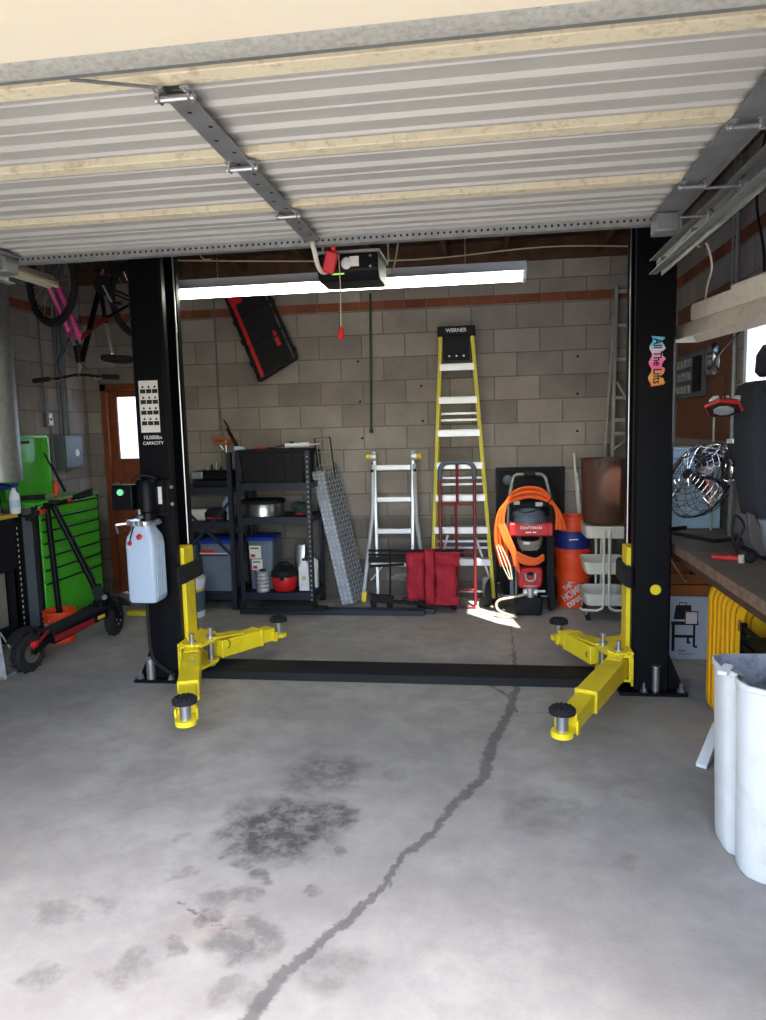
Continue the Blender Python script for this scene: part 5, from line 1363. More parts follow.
# tool chest along left wall
t = thing('tool_chest', 'bright green rolling tool chest with slim drawers', 'tool chest', (-3.77, 5.75, 0))
fx, y0, y1 = -3.57, 5.28, 6.22
B().box(-3.97, fx, y0, y1, .115, 1.10).build('cabinet', 'green', t, bevel=.008)
B().box(-3.96, fx - .03, y0 - .006, y0, .115, 1.08).build('side_panel', 'elec', t)
B().box(fx - .03, fx + .003, y0 - .012, y0, .115, 1.09).box(-3.72, -3.69, y0 - .012, y0 - .006, .115, 1.09).build('side_post', 'ink', t)
B().box(-3.98, fx + .01, y0 - .01, y1 + .01, 1.10, 1.125).build('top_lip', 'green', t, bevel=.005)
zs = [.99, .90, .80, .69, .58, .47]
tops = [1.085, .985, .885, .785, .675, .565, .455]
bots = [.995, .895, .795, .685, .575, .465, .16]
for a_, b_ in zip(tops, bots):
    o = B().box(fx, fx + .014, y0 + .03, y1 - .03, b_, a_).build('drawer', 'green', t, bevel=.004)
    B().box(fx + .012, fx + .026, y0 + .05, y1 - .05, a_ - .016, a_ - .004).build('drawer_pull', 'blackmatte', o)
B().box(fx - .002, fx + .004, y0 + .0, y0 + .028, .12, 1.10).build('corner_trim', 'blackmatte', t)
B().box(fx - .002, fx + .004, y1 - .028, y1, .12, 1.10).build('corner_trim', 'blackmatte', t)
for y in (y0 + .08, y1 - .08):
    for x in (-3.90, -3.64):
        o = B().lathe([(.01, -.02), (.05, -.018), (.055, 0), (.05, .018), (.01, .02)], (x, y, .057), (1, 0, 0), 20).build('caster', 'rubber', t)
        B().box(x - .03, x + .03, y - .03, y + .03, .10, .115).bar((x - .027, y, .105), (x - .027, y, .055), .004, .04).bar((x + .027, y, .105), (x + .027, y, .055), .004, .04).build('caster_fork', 'zinc', o)
B().tube([(-3.60, y0 - .005, 1.02), (-3.60, y0 - .05, 1.02), (-3.92, y0 - .05, 1.02), (-3.92, y0 - .005, 1.02)], .01, 8).build('side_handle', 'blackmatte', t)
b = B(); b.box(-3.99, -3.965, 5.40, 6.05, 1.13, 1.66); b.build('lid', 'green', t, bevel=.006)
b = B().box(-3.965, -3.90, 5.40, 5.43, 1.13, 1.66).box(-3.965, -3.90, 6.02, 6.05, 1.13, 1.66).box(-3.965, -3.90, 5.40, 6.05, 1.63, 1.66); b.build('lid_rim', 'green', t, bevel=.004)
B().box(-3.964, -3.96, 5.6, 5.85, 1.585, 1.61).build('lid_badge', 'ink', t)
B().cyl((-3.93, 6.0, 1.50), (-3.80, 6.08, 1.14), .008, 8).cyl((-3.89, 6.03, 1.40), (-3.80, 6.08, 1.14), .013, 8).build('gas_strut', 'blackmatte', t)
tag(B().lathe([(.025, 1.128), (.027, 1.20), (.02, 1.215), (.018, 1.24), (.01, 1.262)], (-3.66, 5.72, 0), n=18).build('grease_cup', 'orange', base=(-3.66, 5.72, 1.126)), 'small orange bottle on top of the green tool chest', 'bottle')
t = thing('bench_tool', 'black hand tool lying on the green tool chest', 'tool', (-3.72, 5.45, 1.126))
B().bar((-3.80, 5.36, 1.15), (-3.62, 5.50, 1.15), .04, .04).build('body', 'blackmatte', t, bevel=.01)
B().bar((-3.63, 5.49, 1.15), (-3.58, 5.60, 1.16), .02, .02).build('nose', 'zinc', t)
# panel and conduits
t = thing('electrical_panel', 'grey electrical breaker box on the left wall with conduits', 'electrical box', (-3.95, 6.43, 1.5))
B().box(-4.0, -3.90, 6.27, 6.58, 1.33, 1.65).build('enclosure', 'elec', t, bevel=.006)
B().box(-3.90, -3.888, 6.285, 6.565, 1.345, 1.635).build('cover', 'elec', t, bevel=.004)
B().lathe([(.035, 0), (.035, .003)], (-3.888, 6.47, 1.48), (1, 0, 0), 16).build('warning_mark', 'paper', t, flat=True)
for y in (6.36, 6.42, 6.48):
    B().cyl((-3.965, y, 1.65), (-3.965, y, 3.29), .013, 8).build('conduit', 'elec', t)
B().tube(catmull([(-3.97, 6.20, 1.72), (-3.97, 6.19, 1.48), (-3.965, 6.18, 1.42), (-3.965, 6.27, 1.41)]), .011, 8).build('conduit', 'elec', t)
B().tube([(-3.965, 6.58, 1.42), (-3.965, 6.72, 1.43), (-3.97, 6.78, 1.46)], .014, 8).build('conduit', 'elec', t)
t = thing('light_switch', 'small grey switch box on conduit on the left wall', 'switch', (-3.97, 6.2, 1.8))
B().box(-4.0, -3.955, 6.13, 6.23, 1.73, 1.87).build('box', 'elec', t, bevel=.005)
B().box(-3.955, -3.95, 6.15, 6.21, 1.75, 1.85).build('face', 'aluold', t)
B().box(-3.95, -3.94, 6.175, 6.185, 1.79, 1.81).build('toggle', 'blackmatte', t)
B().cyl((-3.98, 6.15, 1.87), (-3.98, 6.15, 3.29), .011, 8).build('conduit', 'elec', t)
# perforated strut hanging near wheel
tag(B().box(-3.42, -3.36, 5.75, 5.755, 2.6, 3.29).build('hanger_strap', 'galv', base=(-3.39, 5.75, 2.6)), 'galvanised perforated strap hanging from the roof behind the bicycle wheel', 'strap')

# left workbench
t = thing('workbench', 'black workbench with a yellow front edge at the far left', 'workbench', (-3.83, 4.6, 0))
wy1 = 5.19
B().box(-3.99, -3.66, 3.9, wy1, 1.02, 1.05).build('worktop', 'brass', t, bevel=.003, label='yellow worktop edge')
B().box(-3.98, -3.68, wy1 - .05, wy1 - .01, .0, 1.02).build('end_panel', 'blackmatte', t)
B().box(-3.69, -3.66, 3.95, wy1 - .01, .62, 1.02).build('apron', 'blackmatte', t)
for y in (wy1 - .05, 4.0):
    b = B().box(-3.70, -3.655, y, y + .04, 0, 1.02); b.m = 1
    z = .08
    while z < .95: b.cbox((-3.6546, y + .012, z), (.001, .012, .018)); z += .045
    b.build('leg', ['black', 'paper'], t)
B().box(-3.98, -3.70, 3.95, wy1 - .06, .15, .17).build('lower_shelf', 'blackmatte', t)
tag(B().box(-3.94, -3.72, 4.6, 5.06, .172, .60).build('metal_case', 'aluold', bevel=.01, base=(-3.8, 4.9, .172)), 'grey metal case on the lower shelf of the black workbench', 'case')
def spray(x, y, z, label, bm_, cap):
    t = thing('spray_bottle', label, 'bottle', (x, y, z))
    B().lathe([(.036, z + .002), (.04, z + .02), (.04, z + .13), (.03, z + .17), (.014, z + .19), (.014, z + .205)], (x, y, 0), n=20).build('bottle', bm_, t)
    B().box(x - .012, x + .03, y - .012, y + .012, z + .205, z + .24).box(x + .03, x + .05, y - .006, y + .006, z + .222, z + .236).bar((x + .02, y, z + .205), (x + .035, y, z + .165), .012, .008).build('trigger', cap, t, bevel=.003)
    B().lathe([(.0405, z + .05), (.0405, z + .11)], (x, y, 0), n=20).build('bottle_label', 'boxblue', t)
spray(-3.655, 5.155, 1.05, 'white spray bottle with blue trigger on the yellow bench edge', 'white', 'blue')
spray(-3.72, 5.0, 1.05, 'white spray bottle at the very edge of the bench, cut by the picture', 'whitedirty', 'ink')
tag(B().lathe([(.17, 1.30), (.175, 1.302), (.175, 3.28), (.17, 3.28)], (-3.815, 5.21, 0), n=36).lathe([(.178, 1.35), (.178, 1.39)], (-3.815, 5.21, 0), n=36).build('steel_duct', 'galv', base=(-3.8, 5.18, 1.3)), 'tall brushed steel duct rising behind the yellow-edged bench', 'duct')
t = thing('bench_grinder', 'dark blue and black machine on the far-left bench', 'machine', (-3.85, 5.0, 1.05))
B().box(-3.95, -3.77, 4.90, 5.16, 1.053, 1.20).build('body', 'ink', t, bevel=.01)
B().lathe([(.10, -.02), (.12, 0), (.10, .02)], (-3.81, 5.16, 1.26), (0, 0, 1), 20).build('collar', 'blue', t)
B().box(-3.90, -3.76, 5.0, 5.12, 1.20, 1.25).build('mount', 'ink', t)

# orange bucket with black tube
bk = bucket('bucket', -3.415, 5.26, 0, .125, .255, 'orange', 'orange bucket holding a black tube behind the scooter', None)
ob = lettering('THE', bk, (-3.445, 5.135, .17), (.82, 0, .57), (-.57, 0, .82), .035)
ob = lettering('HOME', bk, (-3.42, 5.133, .135), (.82, 0, .57), (-.57, 0, .82), .05)
tag(B().cyl((-3.41, 5.26, .03), (-3.44, 5.24, 1.08), .023, 14).lathe([(.028, 1.07), (.028, 1.12), (.02, 1.125)], (-3.44, 5.24, 0), n=14).build('black_tube', 'black', base=(-3.42, 5.25, .03)), 'tall black tube standing in the orange bucket', 'tube')

# scooter
t = thing('electric_scooter', 'black off-road electric scooter with red deck trim', 'scooter', (-3.15, 5.0, 0))
rw, fw_ = V((-3.20, 4.52, .140)), V((-3.05, 5.44, .17))
fd = V((fw_.x - rw.x, fw_.y - rw.y, 0)).normalized(); fs_ = V((fd.y, -fd.x, 0))
def swheel(c, ax, nm):
    ax = ax.normalized()
    o = B().lathe([(.075, -.035), (.115, -.038), (.135, -.022), (.137, 0), (.135, .022), (.115, .038), (.075, .035)], c, ax, 30).build(nm, 'rubber', t)
    tr = B(); a = ax.cross(V((0, 0, 1))).normalized(); b_ = ax.cross(a)
    for k in range(26):
        an = 2 * pi * k / 26; p = c + (a * cos(an) + b_ * sin(an)) * .136 + ax * (.015 if k % 2 else -.015)
        tr.cbox(p, (.018, .018, .012))
    tr.build('tread', 'rubber', o)
    B().lathe([(.02, -.03), (.04, -.036), (.075, -.034), (.078, 0), (.075, .034), (.04, .036), (.02, .03)], c, ax, 24).build('rim', 'blackmatte', o)
    for k in range(5):
        an = 2 * pi * k / 5; B().cyl(c + (a * cos(an) + b_ * sin(an)) * .045 + ax * .035, c + (a * cos(an) + b_ * sin(an)) * .045 + ax * .042, .010, 8).build('bolt', 'zinc', o)
    return o
ro = swheel(rw, fs_, 'rear_wheel')
B().lathe([(.055, .036), (.07, .038), (.07, .041), (.055, .042)], rw, fs_, 24).build('brake_disc', 'steel', ro)
B().cbox(rw + fs_ * .05 + V((0, .02, .06)), (.03, .05, .04)).build('brake_caliper', 'red', ro, bevel=.005)
fw_ = V((-3.05, 5.44, .140)); fo = swheel(fw_, V((fs_.x + .3 * fd.x, fs_.y + .3 * fd.y, 0)), 'front_wheel')
dz = .20
p0, p1 = rw + fd * .17, fw_ - fd * .17
B().bar(V((p0.x, p0.y, .195)), V((p1.x, p1.y, .240)), .17, .085).build('deck', 'black', t, bevel=.01)
B().bar(V((p0.x, p0.y, .195)) + fs_ * .088, V((p0.x, p0.y, .215)) + fd * .42 + fs_ * .088, .004, .045).build('deck_trim', 'darkred', t)
B().bar(V((p1.x, p1.y, .225)) - fd * .13 + fs_ * .089, V((p1.x, p1.y, .228)) - fd * .05 + fs_ * .089, .003, .026).build('deck_sticker', 'brass', t)
B().bar(V((p0.x, p0.y, .240)), V((p1.x, p1.y, .285)), .15, .004).build('deck_grip', 'rubber', t)
for s in (-1, 1):
    B().bar(rw + fs_ * .055 * s, V((p0.x, p0.y, .20)) + fs_ * .06 * s, .014, .035).build('rear_swingarm', 'black', t, bevel=.003)
    B().tube([rw + fs_ * .045 * s + V((0, 0, .03)), V((p0.x, p0.y, .25)) + fs_ * .03 * s], .012, 8).build('spring', 'darkred', t)
fen = B(); R = .172
for c, nm in ((rw, 1), (fw_, 2)):
    f_ = B(); rings = []
    for k in range(9):
        an = radians(35 + k * 14) if nm == 1 else radians(20 + k * 16)
        p = c + fd * (R * cos(an)) * (1) + V((0, 0, R * sin(an)))
        rings.append([p + fs_ * .05, p + fs_ * .02 + V((0, 0, .012)), p - fs_ * .02 + V((0, 0, .012)), p - fs_ * .05, p - fs_ * .02 + V((0, 0, .007)), p + fs_ * .02 + V((0, 0, .007))])
    f_.loft(rings).build('mudguard', 'rubber', t)
hb_ = V((-3.07, 5.30, .33)); hj = V((-3.10, 5.28, .45)); ht = V((-3.36, 5.20, 1.10))
B().bar(V((p1.x, p1.y, .24)), hb_ , .09, .09).build('neck', 'black', t, bevel=.01)
for s in (-1, 1): B().bar(fw_ + fs_ * .055 * s, hb_ + V((0, 0, .06)) + fs_ * .045 * s, .02, .045).build('fork', 'black', t, bevel=.004)
B().bar(hb_, hj, .07, .08).build('folding_joint', 'blackmatte', t, bevel=.008)
B().cyl(hb_ + V((.045, -.02, .03)), hb_ + V((.05, -.045, .03)), .02, 12).build('joint_bolt', 'zinc', t)
B().cyl(hj - V((0, 0, .03)), ht, .023, 12).build('steering_column', 'black', t)
B().cyl(hj + (ht - hj) * .55, hj + (ht - hj) * .60, .026, 12).build('clamp_collar', 'blackmatte', t)
h0, h1 = V((-3.42, 4.95, 1.035)), V((-3.22, 5.52, 1.175)); hc = V((-3.352, 5.205, 1.115))
B().tube(catmull([h0, h0.lerp(hc, .6) + V((0, 0, .008)), hc, hc.lerp(h1, .5), h1], 4), .016, 8).build('handlebar', 'black', t)
B().cyl(h0, h0.lerp(hc, .36), .024, 10).build('grip', 'rubber', t); B().cyl(h1, h1.lerp(hc, .38), .024, 10).build('grip', 'rubber', t)
B().cbox(hc + V((0, 0, .02)), (.07, .06, .03)).build('display', 'ink', t, bevel=.006)
B().cbox(h0.lerp(hc, .5), (.05, .06, .035)).build('thumb_control', 'red', t, bevel=.006); B().cbox(h1.lerp(hc, .62), (.04, .05, .03)).build('thumb_control', 'red', t, bevel=.006)
B().bar(h1.lerp(hc, .5) + V((0, 0, .02)), h1 + V((.03, -.03, .035)), .016, .012).build('brake_lever', 'blackmatte', t)
B().bar(h0.lerp(hc, .5) + V((0, 0, .0)), h0 + V((.03, 0, -.02)), .012, .012).build('brake_lever', 'blackmatte', t)
B().tube(catmull([hc + V((.02, -.03, .02)), hc + V((.08, -.06, -.06)), hc.lerp(hj, .35) + V((.03, -.02, 0)), hj + V((.02, -.03, .05))]), .005, 6).build('cable', 'ink', t)
lettering('VSETT', t, V((-3.095, 5.218, .36)), (.8, .3, .5), (-.45, 0, .9), .03, 'lettwhite') if False else None

# jack stand at far left
t = thing('jack_stand', 'worn grey jack stand foot on the floor at the left edge', 'jack stand', (-3.40, 4.45, 0))
c = V((-3.40, 4.45, 0))
for dx, dy in ((.12, .12), (.12, -.12), (-.12, .12), (-.12, -.12)):
    B().bar(c + V((dx, dy, .004)), c + V((dx * .22, dy * .22, .30)), .07, .010, up=(dx, dy, 0)).build('leg', 'jack', t, bevel=.002)
for p, q in (((.12, .12), (.12, -.12)), ((.12, -.12), (-.12, -.12)), ((-.12, -.12), (-.12, .12)), ((-.12, .12), (.12, .12))):
    B().bar(c + V((*p, .012)), c + V((*q, .012)), .02, .02).build('foot_rail', 'jack', t)
B().cyl(c + V((0, 0, .24)), c + V((0, 0, .36)), .028, 12).build('column', 'jack', t)
B().box(c.x - .02, c.x + .02, c.y - .015, c.y + .015, .34, .44).box(c.x - .05, c.x + .05, c.y - .02, c.y + .02, .44, .46).build('saddle', 'zinc', t)
tag(B().box(-3.25, -2.98, 6.02, 6.10, .003, .045).build('yellow_bar', 'yellowdull', bevel=.006, base=(-3.1, 6.06, 0)), 'short yellow block lying on the floor near the wooden door', 'block')

# ================================================================= RIGHT SIDE
t = thing('workbench', 'worn wooden workbench along the right wall', 'workbench', (1.37, 4.0, 0))
B().box(1.125, 1.612, 2.35, 5.42, .865, .905).build('worktop', 'benchtop', t, bevel=.004)
B().box(1.118, 1.125, 2.35, 5.42, .85, .905).build('front_edge', 'benchedge', t, bevel=.002)
for y in (5.34, 2.4):
    for x in (1.15, 1.55): B().box(x, x + .06, y, y + .06, 0, .865).build('leg', 'wood_beam', t)
B().box(1.17, 1.20, 2.46, 5.34, .78, .865).build('rail', 'wood_beam', t)
B().cyl((1.19, 5.03, .78), (1.19, 4.5, .68), .008, 8).build('metal_brace', 'zinc', t)
# boxes below
t = thing('griddle_carton', 'printed carton with a black griddle picture under the bench', 'box', (1.42, 5.2, 0))
gx0, gx1, gy = 1.195, 1.56, 5.08
B().box(gx0, gx1, gy, gy + .24, .002, .445).build('carton', 'boxgrill', t, bevel=.003)
pg = B(); y_ = gy
def R2(x0, x1, z0, z1): pg.box(gx0 + x0, gx0 + x1, y_ - .0015, y_ - .0003, z0, z1)
pg.prism([(gx0 + .075, .285), (gx0 + .195, .285), (gx0 + .19, .385), (gx0 + .09, .385)], 'y', y_ - .0015, y_ - .0003)
R2(.06, .24, .245, .27); R2(.065, .085, .06, .25); R2(.205, .22, .09, .25); R2(.07, .215, .155, .175); R2(.165, .18, .12, .17); R2(.11, .115, .385, .40); R2(.155, .16, .385, .40); R2(.11, .16, .40, .405)
R2(.215, .235, .085, .10); R2(.165, .19, .115, .128)
pg.build('griddle_picture', 'ink', t, flat=True)
pg = B(); R2(.0, .05, .30, .40); pg.build('orange_print', 'orange', t, flat=True)
pg = B(); pg.box(gx0 + .15, gx0 + .235, y_ - .003, y_ - .0016, .255, .345); pg.build('price_card', 'paper', t, flat=True)
pg = B(); pg.box(gx0 + .15, gx0 + .235, y_ - .004, y_ - .003, .336, .345).box(gx0 + .15, gx0 + .156, y_ - .004, y_ - .003, .255, .345); pg.box(gx0 + .229, gx0 + .235, y_ - .004, y_ - .003, .255, .345); pg.build('card_border', 'redpaint', t, flat=True)
pg = B(); R2(.11, .16, .06, .068); R2(.11, .22, .045, .048); R2(.11, .20, .035, .038); pg.build('small_print', 'slate', t, flat=True)
t = thing('wooden_crate', 'orange-brown wooden crate stacked on the griddle carton', 'crate', (1.4, 5.2, .447))
b = B()
for i in range(4): b.box(1.21, 1.60, 5.09, 5.105, .45 + i * .080, .524 + i * .080)
for x in (1.21, 1.57): b.box(x, x + .03, 5.105, 5.33, .45, .764)
b.box(1.21, 1.60, 5.315, 5.33, .45, .764).box(1.2, 1.6, 5.105, 5.315, .449, .46)
b.build('crate', 'wood_crate', t, bevel=.003)
B().cbox((1.40, 5.086, .62), (.06, .004, .05)).build('hand_hole', 'ink', t)
# yellow crates nested on their side
for i in range(7):
    yo = 4.12 - i * .066; last = i == 6
    xo = 1.212 + i * .001
    lab = ('nearest yellow crate of the nested row, its open side towards the white bin' if last else
           ('farthest yellow crate of the nested row, beside the griddle carton' if i == 0 else 'yellow crate in the middle of the nested row, between its farthest and nearest ones'))
    t = thing('nested_crate', lab, 'crate', (1.4, yo, 0), 'yellow crates nested under the bench')
    X0, X1, Z0, Z1 = xo, 1.608, .004, .775
    def ring(ins, y, r):
        return [(x, y, z) for x, z in rrect(X0 + ins, X1 - ins, Z0 + ins, Z1 - ins, r, 6)]
    b = B()
    b.loft([ring(0, yo - .020, .10), ring(0, yo, .10), ring(.016, yo + .001, .09), ring(.02, yo + .043, .085), ring(.023, yo + .043, .08), ring(.024, yo, .085), ring(.045, yo - .001, .07), ring(.045, yo - .018, .07), ring(.004, yo - .020, .10)], cap0=False, cap1=False)
    b.build('rim', 'ycrate', t, angle=40)
    if last:
        B().loft([ring(.045, yo - .004, .07), ring(.075, yo + .012, .06), ring(.08, yo + .012, .06), ring(.10, yo + .04, .05)], cap0=False).build('inner_wall', 'ycrate', t, angle=40)
        for z in (.60, .25): B().box(X0 + .014, X0 + .030, yo - .0225, yo - .0195, z, z + .055).build('hand_slot', 'wood_crate', t)
        B().bar((X0 + .16, yo + .008, .64), (X1 - .12, yo + .008, .70), .01, .008).bar((X0 + .16, yo + .008, .70), (X1 - .12, yo + .008, .64), .01, .008).build('cross_rib', 'ycrate', t)
t = thing('black_mesh_crate', 'black ribbed crate with yellowish straps in front of the yellow crates', 'crate', (1.42, 3.6, 0))
b = B()
X0, X1, Y0, Y1 = 1.235, 1.60, 3.26, 3.66
for i in range(14):
    z = .03 + i * .045
    b.box(X0, X1, Y0, Y0 + .012, z, z + .028).box(X0, X0 + .012, Y0, Y1, z, z + .028)
for x in (X0, (X0 + X1) / 2, X1 - .02): b.box(x, x + .02, Y0 - .006, Y0 + .016, .004, .655)
b.box(X0 - .006, X0 + .02, Y1 - .02, Y1, .004, .655).box(X0, X1, Y0 + .01, Y1, .004, .02).box(X0 + .014, X1, Y0 + .03, Y1, .02, .58)
b.build('crate', 'black', t)
st_ = B()
for i in range(4): st_.bar((X0 + .02, Y0 - .012, .56 - i * .13), (X1 - .02, Y0 - .012, .47 - i * .13), .008, .014)
st_.build('strap', 'brass', t)

# white bin
t = thing('waste_bin', 'tall dirty white plastic bin at the right edge', 'bin', (1.15, 2.75, 0))
base_ = [(1.45, 2.60), (1.40, 2.545), (1.25, 2.53), (1.02, 2.535), (.955, 2.55), (.915, 2.585), (.903, 2.63), (.905, 2.675), (.925, 2.70), (.922, 2.715), (.897, 2.74), (.888, 2.78), (.888, 2.86), (.90, 2.90), (.94, 2.925), (1.2, 2.94), (1.42, 2.93), (1.45, 2.88)]
cxy = V((1.17, 2.74))
def brng(k, z, dd=0):
    out = []
    for x, y in base_:
        d_ = V((x, y)) - cxy; out.append((cxy.x + d_.x * (k) - (0 if dd == 0 else math.copysign(min(abs(d_.x), .01), d_.x)), cxy.y + d_.y * k - (0 if dd == 0 else math.copysign(min(abs(d_.y), .01), d_.y)), z))
    return out
b = B(); b.loft([brng(.975, .003), brng(.99, .015), brng(1.0, .05), brng(1.06, .70), brng(1.085, .705), brng(1.085, .722), brng(1.06, .724)], cap1=False)
bin_ = b.build('shell', 'whitedirty', t, angle=35)
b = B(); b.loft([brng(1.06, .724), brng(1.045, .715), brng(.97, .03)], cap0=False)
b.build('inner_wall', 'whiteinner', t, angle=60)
b = B(); b.add([(.9195, 2.700, .05), (.9200, 2.716, .05), (.9015, 2.711, .68), (.9005, 2.695, .68)], [(0, 1, 2, 3)]); b.build('seam_stain', 'hose', t)
B(Matrix.Translation((.872, 2.735, .725)) @ Matrix.Rotation(radians(-38), 4, 'Z') @ Matrix.Rotation(radians(10), 4, 'X')).box(-.018, .018, -.036, .036, -.008, .010).build('rim_latch', 'whitedirty', t, bevel=.005)
B().tube([(.895, 2.70, .735), (.905, 2.68, .73), (.91, 2.655, .728)], .007, 6).build('wire_clip', 'zinc', t)
b = B(); b.add([(.9215, 2.707, .05), (.9225, 2.712, .05), (.904, 2.705, .69), (.903, 2.700, .69)], [(0, 1, 2, 3)])
tag(B(Matrix.Translation((1.10, 3.60, .0)) @ Matrix.Rotation(radians(-32), 4, 'Z')).prism([(-.19, .003), (-.15, .003), (.10, .07), (.10, .13), (.06, .13), (-.19, .02)], 'x', -.025, .025).build('white_bracket', 'white', bevel=.003, base=(1.08, 3.6, 0)), 'white wedge-shaped foot sticking out behind the white bin', 'bracket')

# drum fan on the bench
t = thing('drum_fan', 'chrome caged floor fan tilted up on the bench', 'fan', (1.33, 4.72, .905))
fc_ = V((1.345, 4.82, 1.265)); ax = V((-.80, -.42, .42)).normalized()
a = ax.cross(V((0, 0, 1))).normalized(); b_ = ax.cross(a).normalized()
def circ(c, r, n=40): return [c + (a * cos(2 * pi * k / n) + b_ * sin(2 * pi * k / n)) * r for k in range(n)]
cg = B()
for r, d_ in ((.035, .105), (.07, .102), (.105, .098), (.14, .09), (.175, .08), (.205, .066), (.232, .045), (.248, .015)):
    cg.tube(circ(fc_ + ax * d_, r), .0022, 5, True)
for k in range(18):
    an = 2 * pi * k / 18; d_ = a * cos(an) + b_ * sin(an)
    cg.tube([fc_ + ax * .105 + d_ * .03, fc_ + ax * .098 + d_ * .105, fc_ + ax * .080 + d_ * .175, fc_ + ax * .045 + d_ * .232, fc_ + ax * 0 + d_ * .252], .002, 4)
cg.build('front_grille', 'chrome', t)
cg = B()
for r, d_ in ((.06, -.11), (.12, -.10), (.18, -.08), (.23, -.05)): cg.tube(circ(fc_ + ax * d_, r), .0022, 5, True)
for k in range(14):
    an = 2 * pi * k / 14; d_ = a * cos(an) + b_ * sin(an)
    cg.tube([fc_ - ax * .11 + d_ * .04, fc_ - ax * .10 + d_ * .12, fc_ - ax * .05 + d_ * .23, fc_ + d_ * .252], .002, 4)
cg.build('rear_grille', 'blackmatte', t)
B().tube(circ(fc_, .254), .008, 8, True).build('cage_ring', 'chrome', t)
hubp = B().lathe([(.045, -.03), (.045, .03), (.03, .04), (.008, .042)], fc_, ax, 24).build('hub', 'ink', t)
B().lathe([(.03, .100), (.036, .108), (.02, .114)], fc_, ax, 20).build('badge', 'ink', t)
for k in range(3):
    an = 2 * pi * k / 3 + .5; rings = []
    for f in range(7):
        r = .045 + f * .032; wd = .035 + .055 * sin(min(1, f / 5) * pi * .62)
        d_ = a * cos(an) + b_ * sin(an); e_ = -a * sin(an) + b_ * cos(an); tw = .75 - .07 * f
        p = fc_ + d_ * r; w1 = (e_ * cos(tw) + ax * sin(tw)) * wd
        rings.append([p - w1, p + ax * .004, p + w1, p - ax * .002])
    B().loft(rings).build('blade', 'chrome', t, angle=60)
B().cyl(fc_ - ax * .03, fc_ - ax * .13, .055, 20).build('motor', 'ink', t)
side = V((a.x, a.y, 0)).normalized()
for s in (-1, 1):
    p = fc_ + side * .262 * s
    B().bar(p, V((p.x, p.y + 0, .935)) + V((-.0, .02, 0)), .022, .006, up=ax).build('yoke', 'galv', t)
    B().cyl(p - side * .02, p + side * .02, .018, 10).build('tilt_knob', 'zinc', t)
l_ = fc_ + side * .262; r_ = fc_ - side * .262; fr_ = V((ax.x, ax.y, 0)).normalized()
def zf(p, k): q = p + fr_ * k; return V((q.x, q.y, .919))
pts = [zf(l_, -.14), zf(l_, .12), zf(r_, .12), zf(r_, -.14)]
pts = [V((min(max(p.x, 1.145), 1.585), p.y, p.z)) for p in pts]
B().tube(pts, .012, 8).build('base_tube', 'ink', t)
t = thing('pale_blue_box', 'pale blue box standing on the bench behind the fan', 'box', (1.40, 5.25, .907))
B().box(1.21, 1.572, 5.13, 5.33, .908, 1.445).build('carton', 'boxblue', t, bevel=.006)
B().box(1.205, 1.577, 5.125, 5.335, 1.446, 1.46).build('lid', 'boxblue', t, bevel=.005)
k = B(); k.box(1.23, 1.50, 5.127, 5.1295, 1.385, 1.39).box(1.24, 1.40, 5.127, 5.1295, 1.30, 1.303).box(1.24, 1.36, 5.127, 5.1295, 1.1, 1.103)
k.build('printed_line', 'slate', t, flat=True)
tag(B().cyl((1.49, 5.05, .908), (1.50, 5.08, 1.66), .008, 8).build('metal_rod', 'aluold', base=(1.5, 5.05, .908)), 'thin metal rod standing on the bench behind the fan', 'rod')
# car seat
t = thing('car_seat', 'charcoal cloth car seat standing on the bench', 'car seat', (1.47, 4.15, .905))
def sect(z, x0, x1, y0, y1, r): return [(x, y, z) for x, y in rrect(x0, x1, y0, y1, r, 4)]
b = B(); b.loft([sect(1.07, 1.44, 1.60, 4.02, 4.30, .04), sect(1.12, 1.42, 1.605, 4.0, 4.33, .06), sect(1.30, 1.39, 1.605, 3.99, 4.36, .07), sect(1.60, 1.375, 1.605, 4.0, 4.36, .07), sect(1.77, 1.37, 1.605, 4.01, 4.35, .06), sect(1.825, 1.385, 1.60, 4.03, 4.33, .05), sect(1.845, 1.42, 1.58, 4.06, 4.30, .03)])
b.build('backrest', 'fabricseat', t, angle=80)
B().tube(catmull([(1.415, 4.02, 1.80), (1.455, 3.997, 1.74), (1.475, 3.993, 1.6), (1.48, 3.987, 1.35), (1.46, 3.995, 1.12)], 5), .004, 6).build('seam', 'ink', t)
b = B(); b.loft([sect(1.87, 1.485, 1.60, 4.06, 4.28, .03), sect(1.90, 1.465, 1.605, 4.04, 4.30, .04), sect(1.99, 1.47, 1.605, 4.04, 4.30, .04), sect(2.04, 1.49, 1.59, 4.08, 4.26, .03)])
b.build('headrest', 'fabricseat', t, angle=80)
for y in (4.12, 4.22): B().cyl((1.50, y, 1.82), (1.50, y, 1.90), .007, 8).build('headrest_post', 'zinc', t)
b = B(); b.loft([sect(.925, 1.46, 1.605, 3.90, 4.35, .04), sect(1.0, 1.43, 1.605, 3.88, 4.36, .05), sect(1.12, 1.41, 1.605, 3.95, 4.33, .05)]); b.build('base_shell', 'greyplastic', t, angle=60, label='light grey lower shell')
b = B(); b.prism([(1.35, 1.16), (1.385, 1.15), (1.43, 1.06), (1.455, .97), (1.455, .925), (1.42, .925), (1.37, 1.0)], 'y', 3.97, 4.0); b.build('recliner_cover', 'greybrown', t, bevel=.008)
B().box(1.44, 1.59, 3.95, 4.34, .906, .925).build('slide_rail', 'ink', t)
B().tube(catmull([(1.33, 4.02, .93), (1.29, 4.0, 1.02), (1.30, 4.0, 1.14), (1.35, 4.01, 1.08), (1.31, 4.02, .98)], 5), .007, 6).build('belt_cable', 'ink', t)
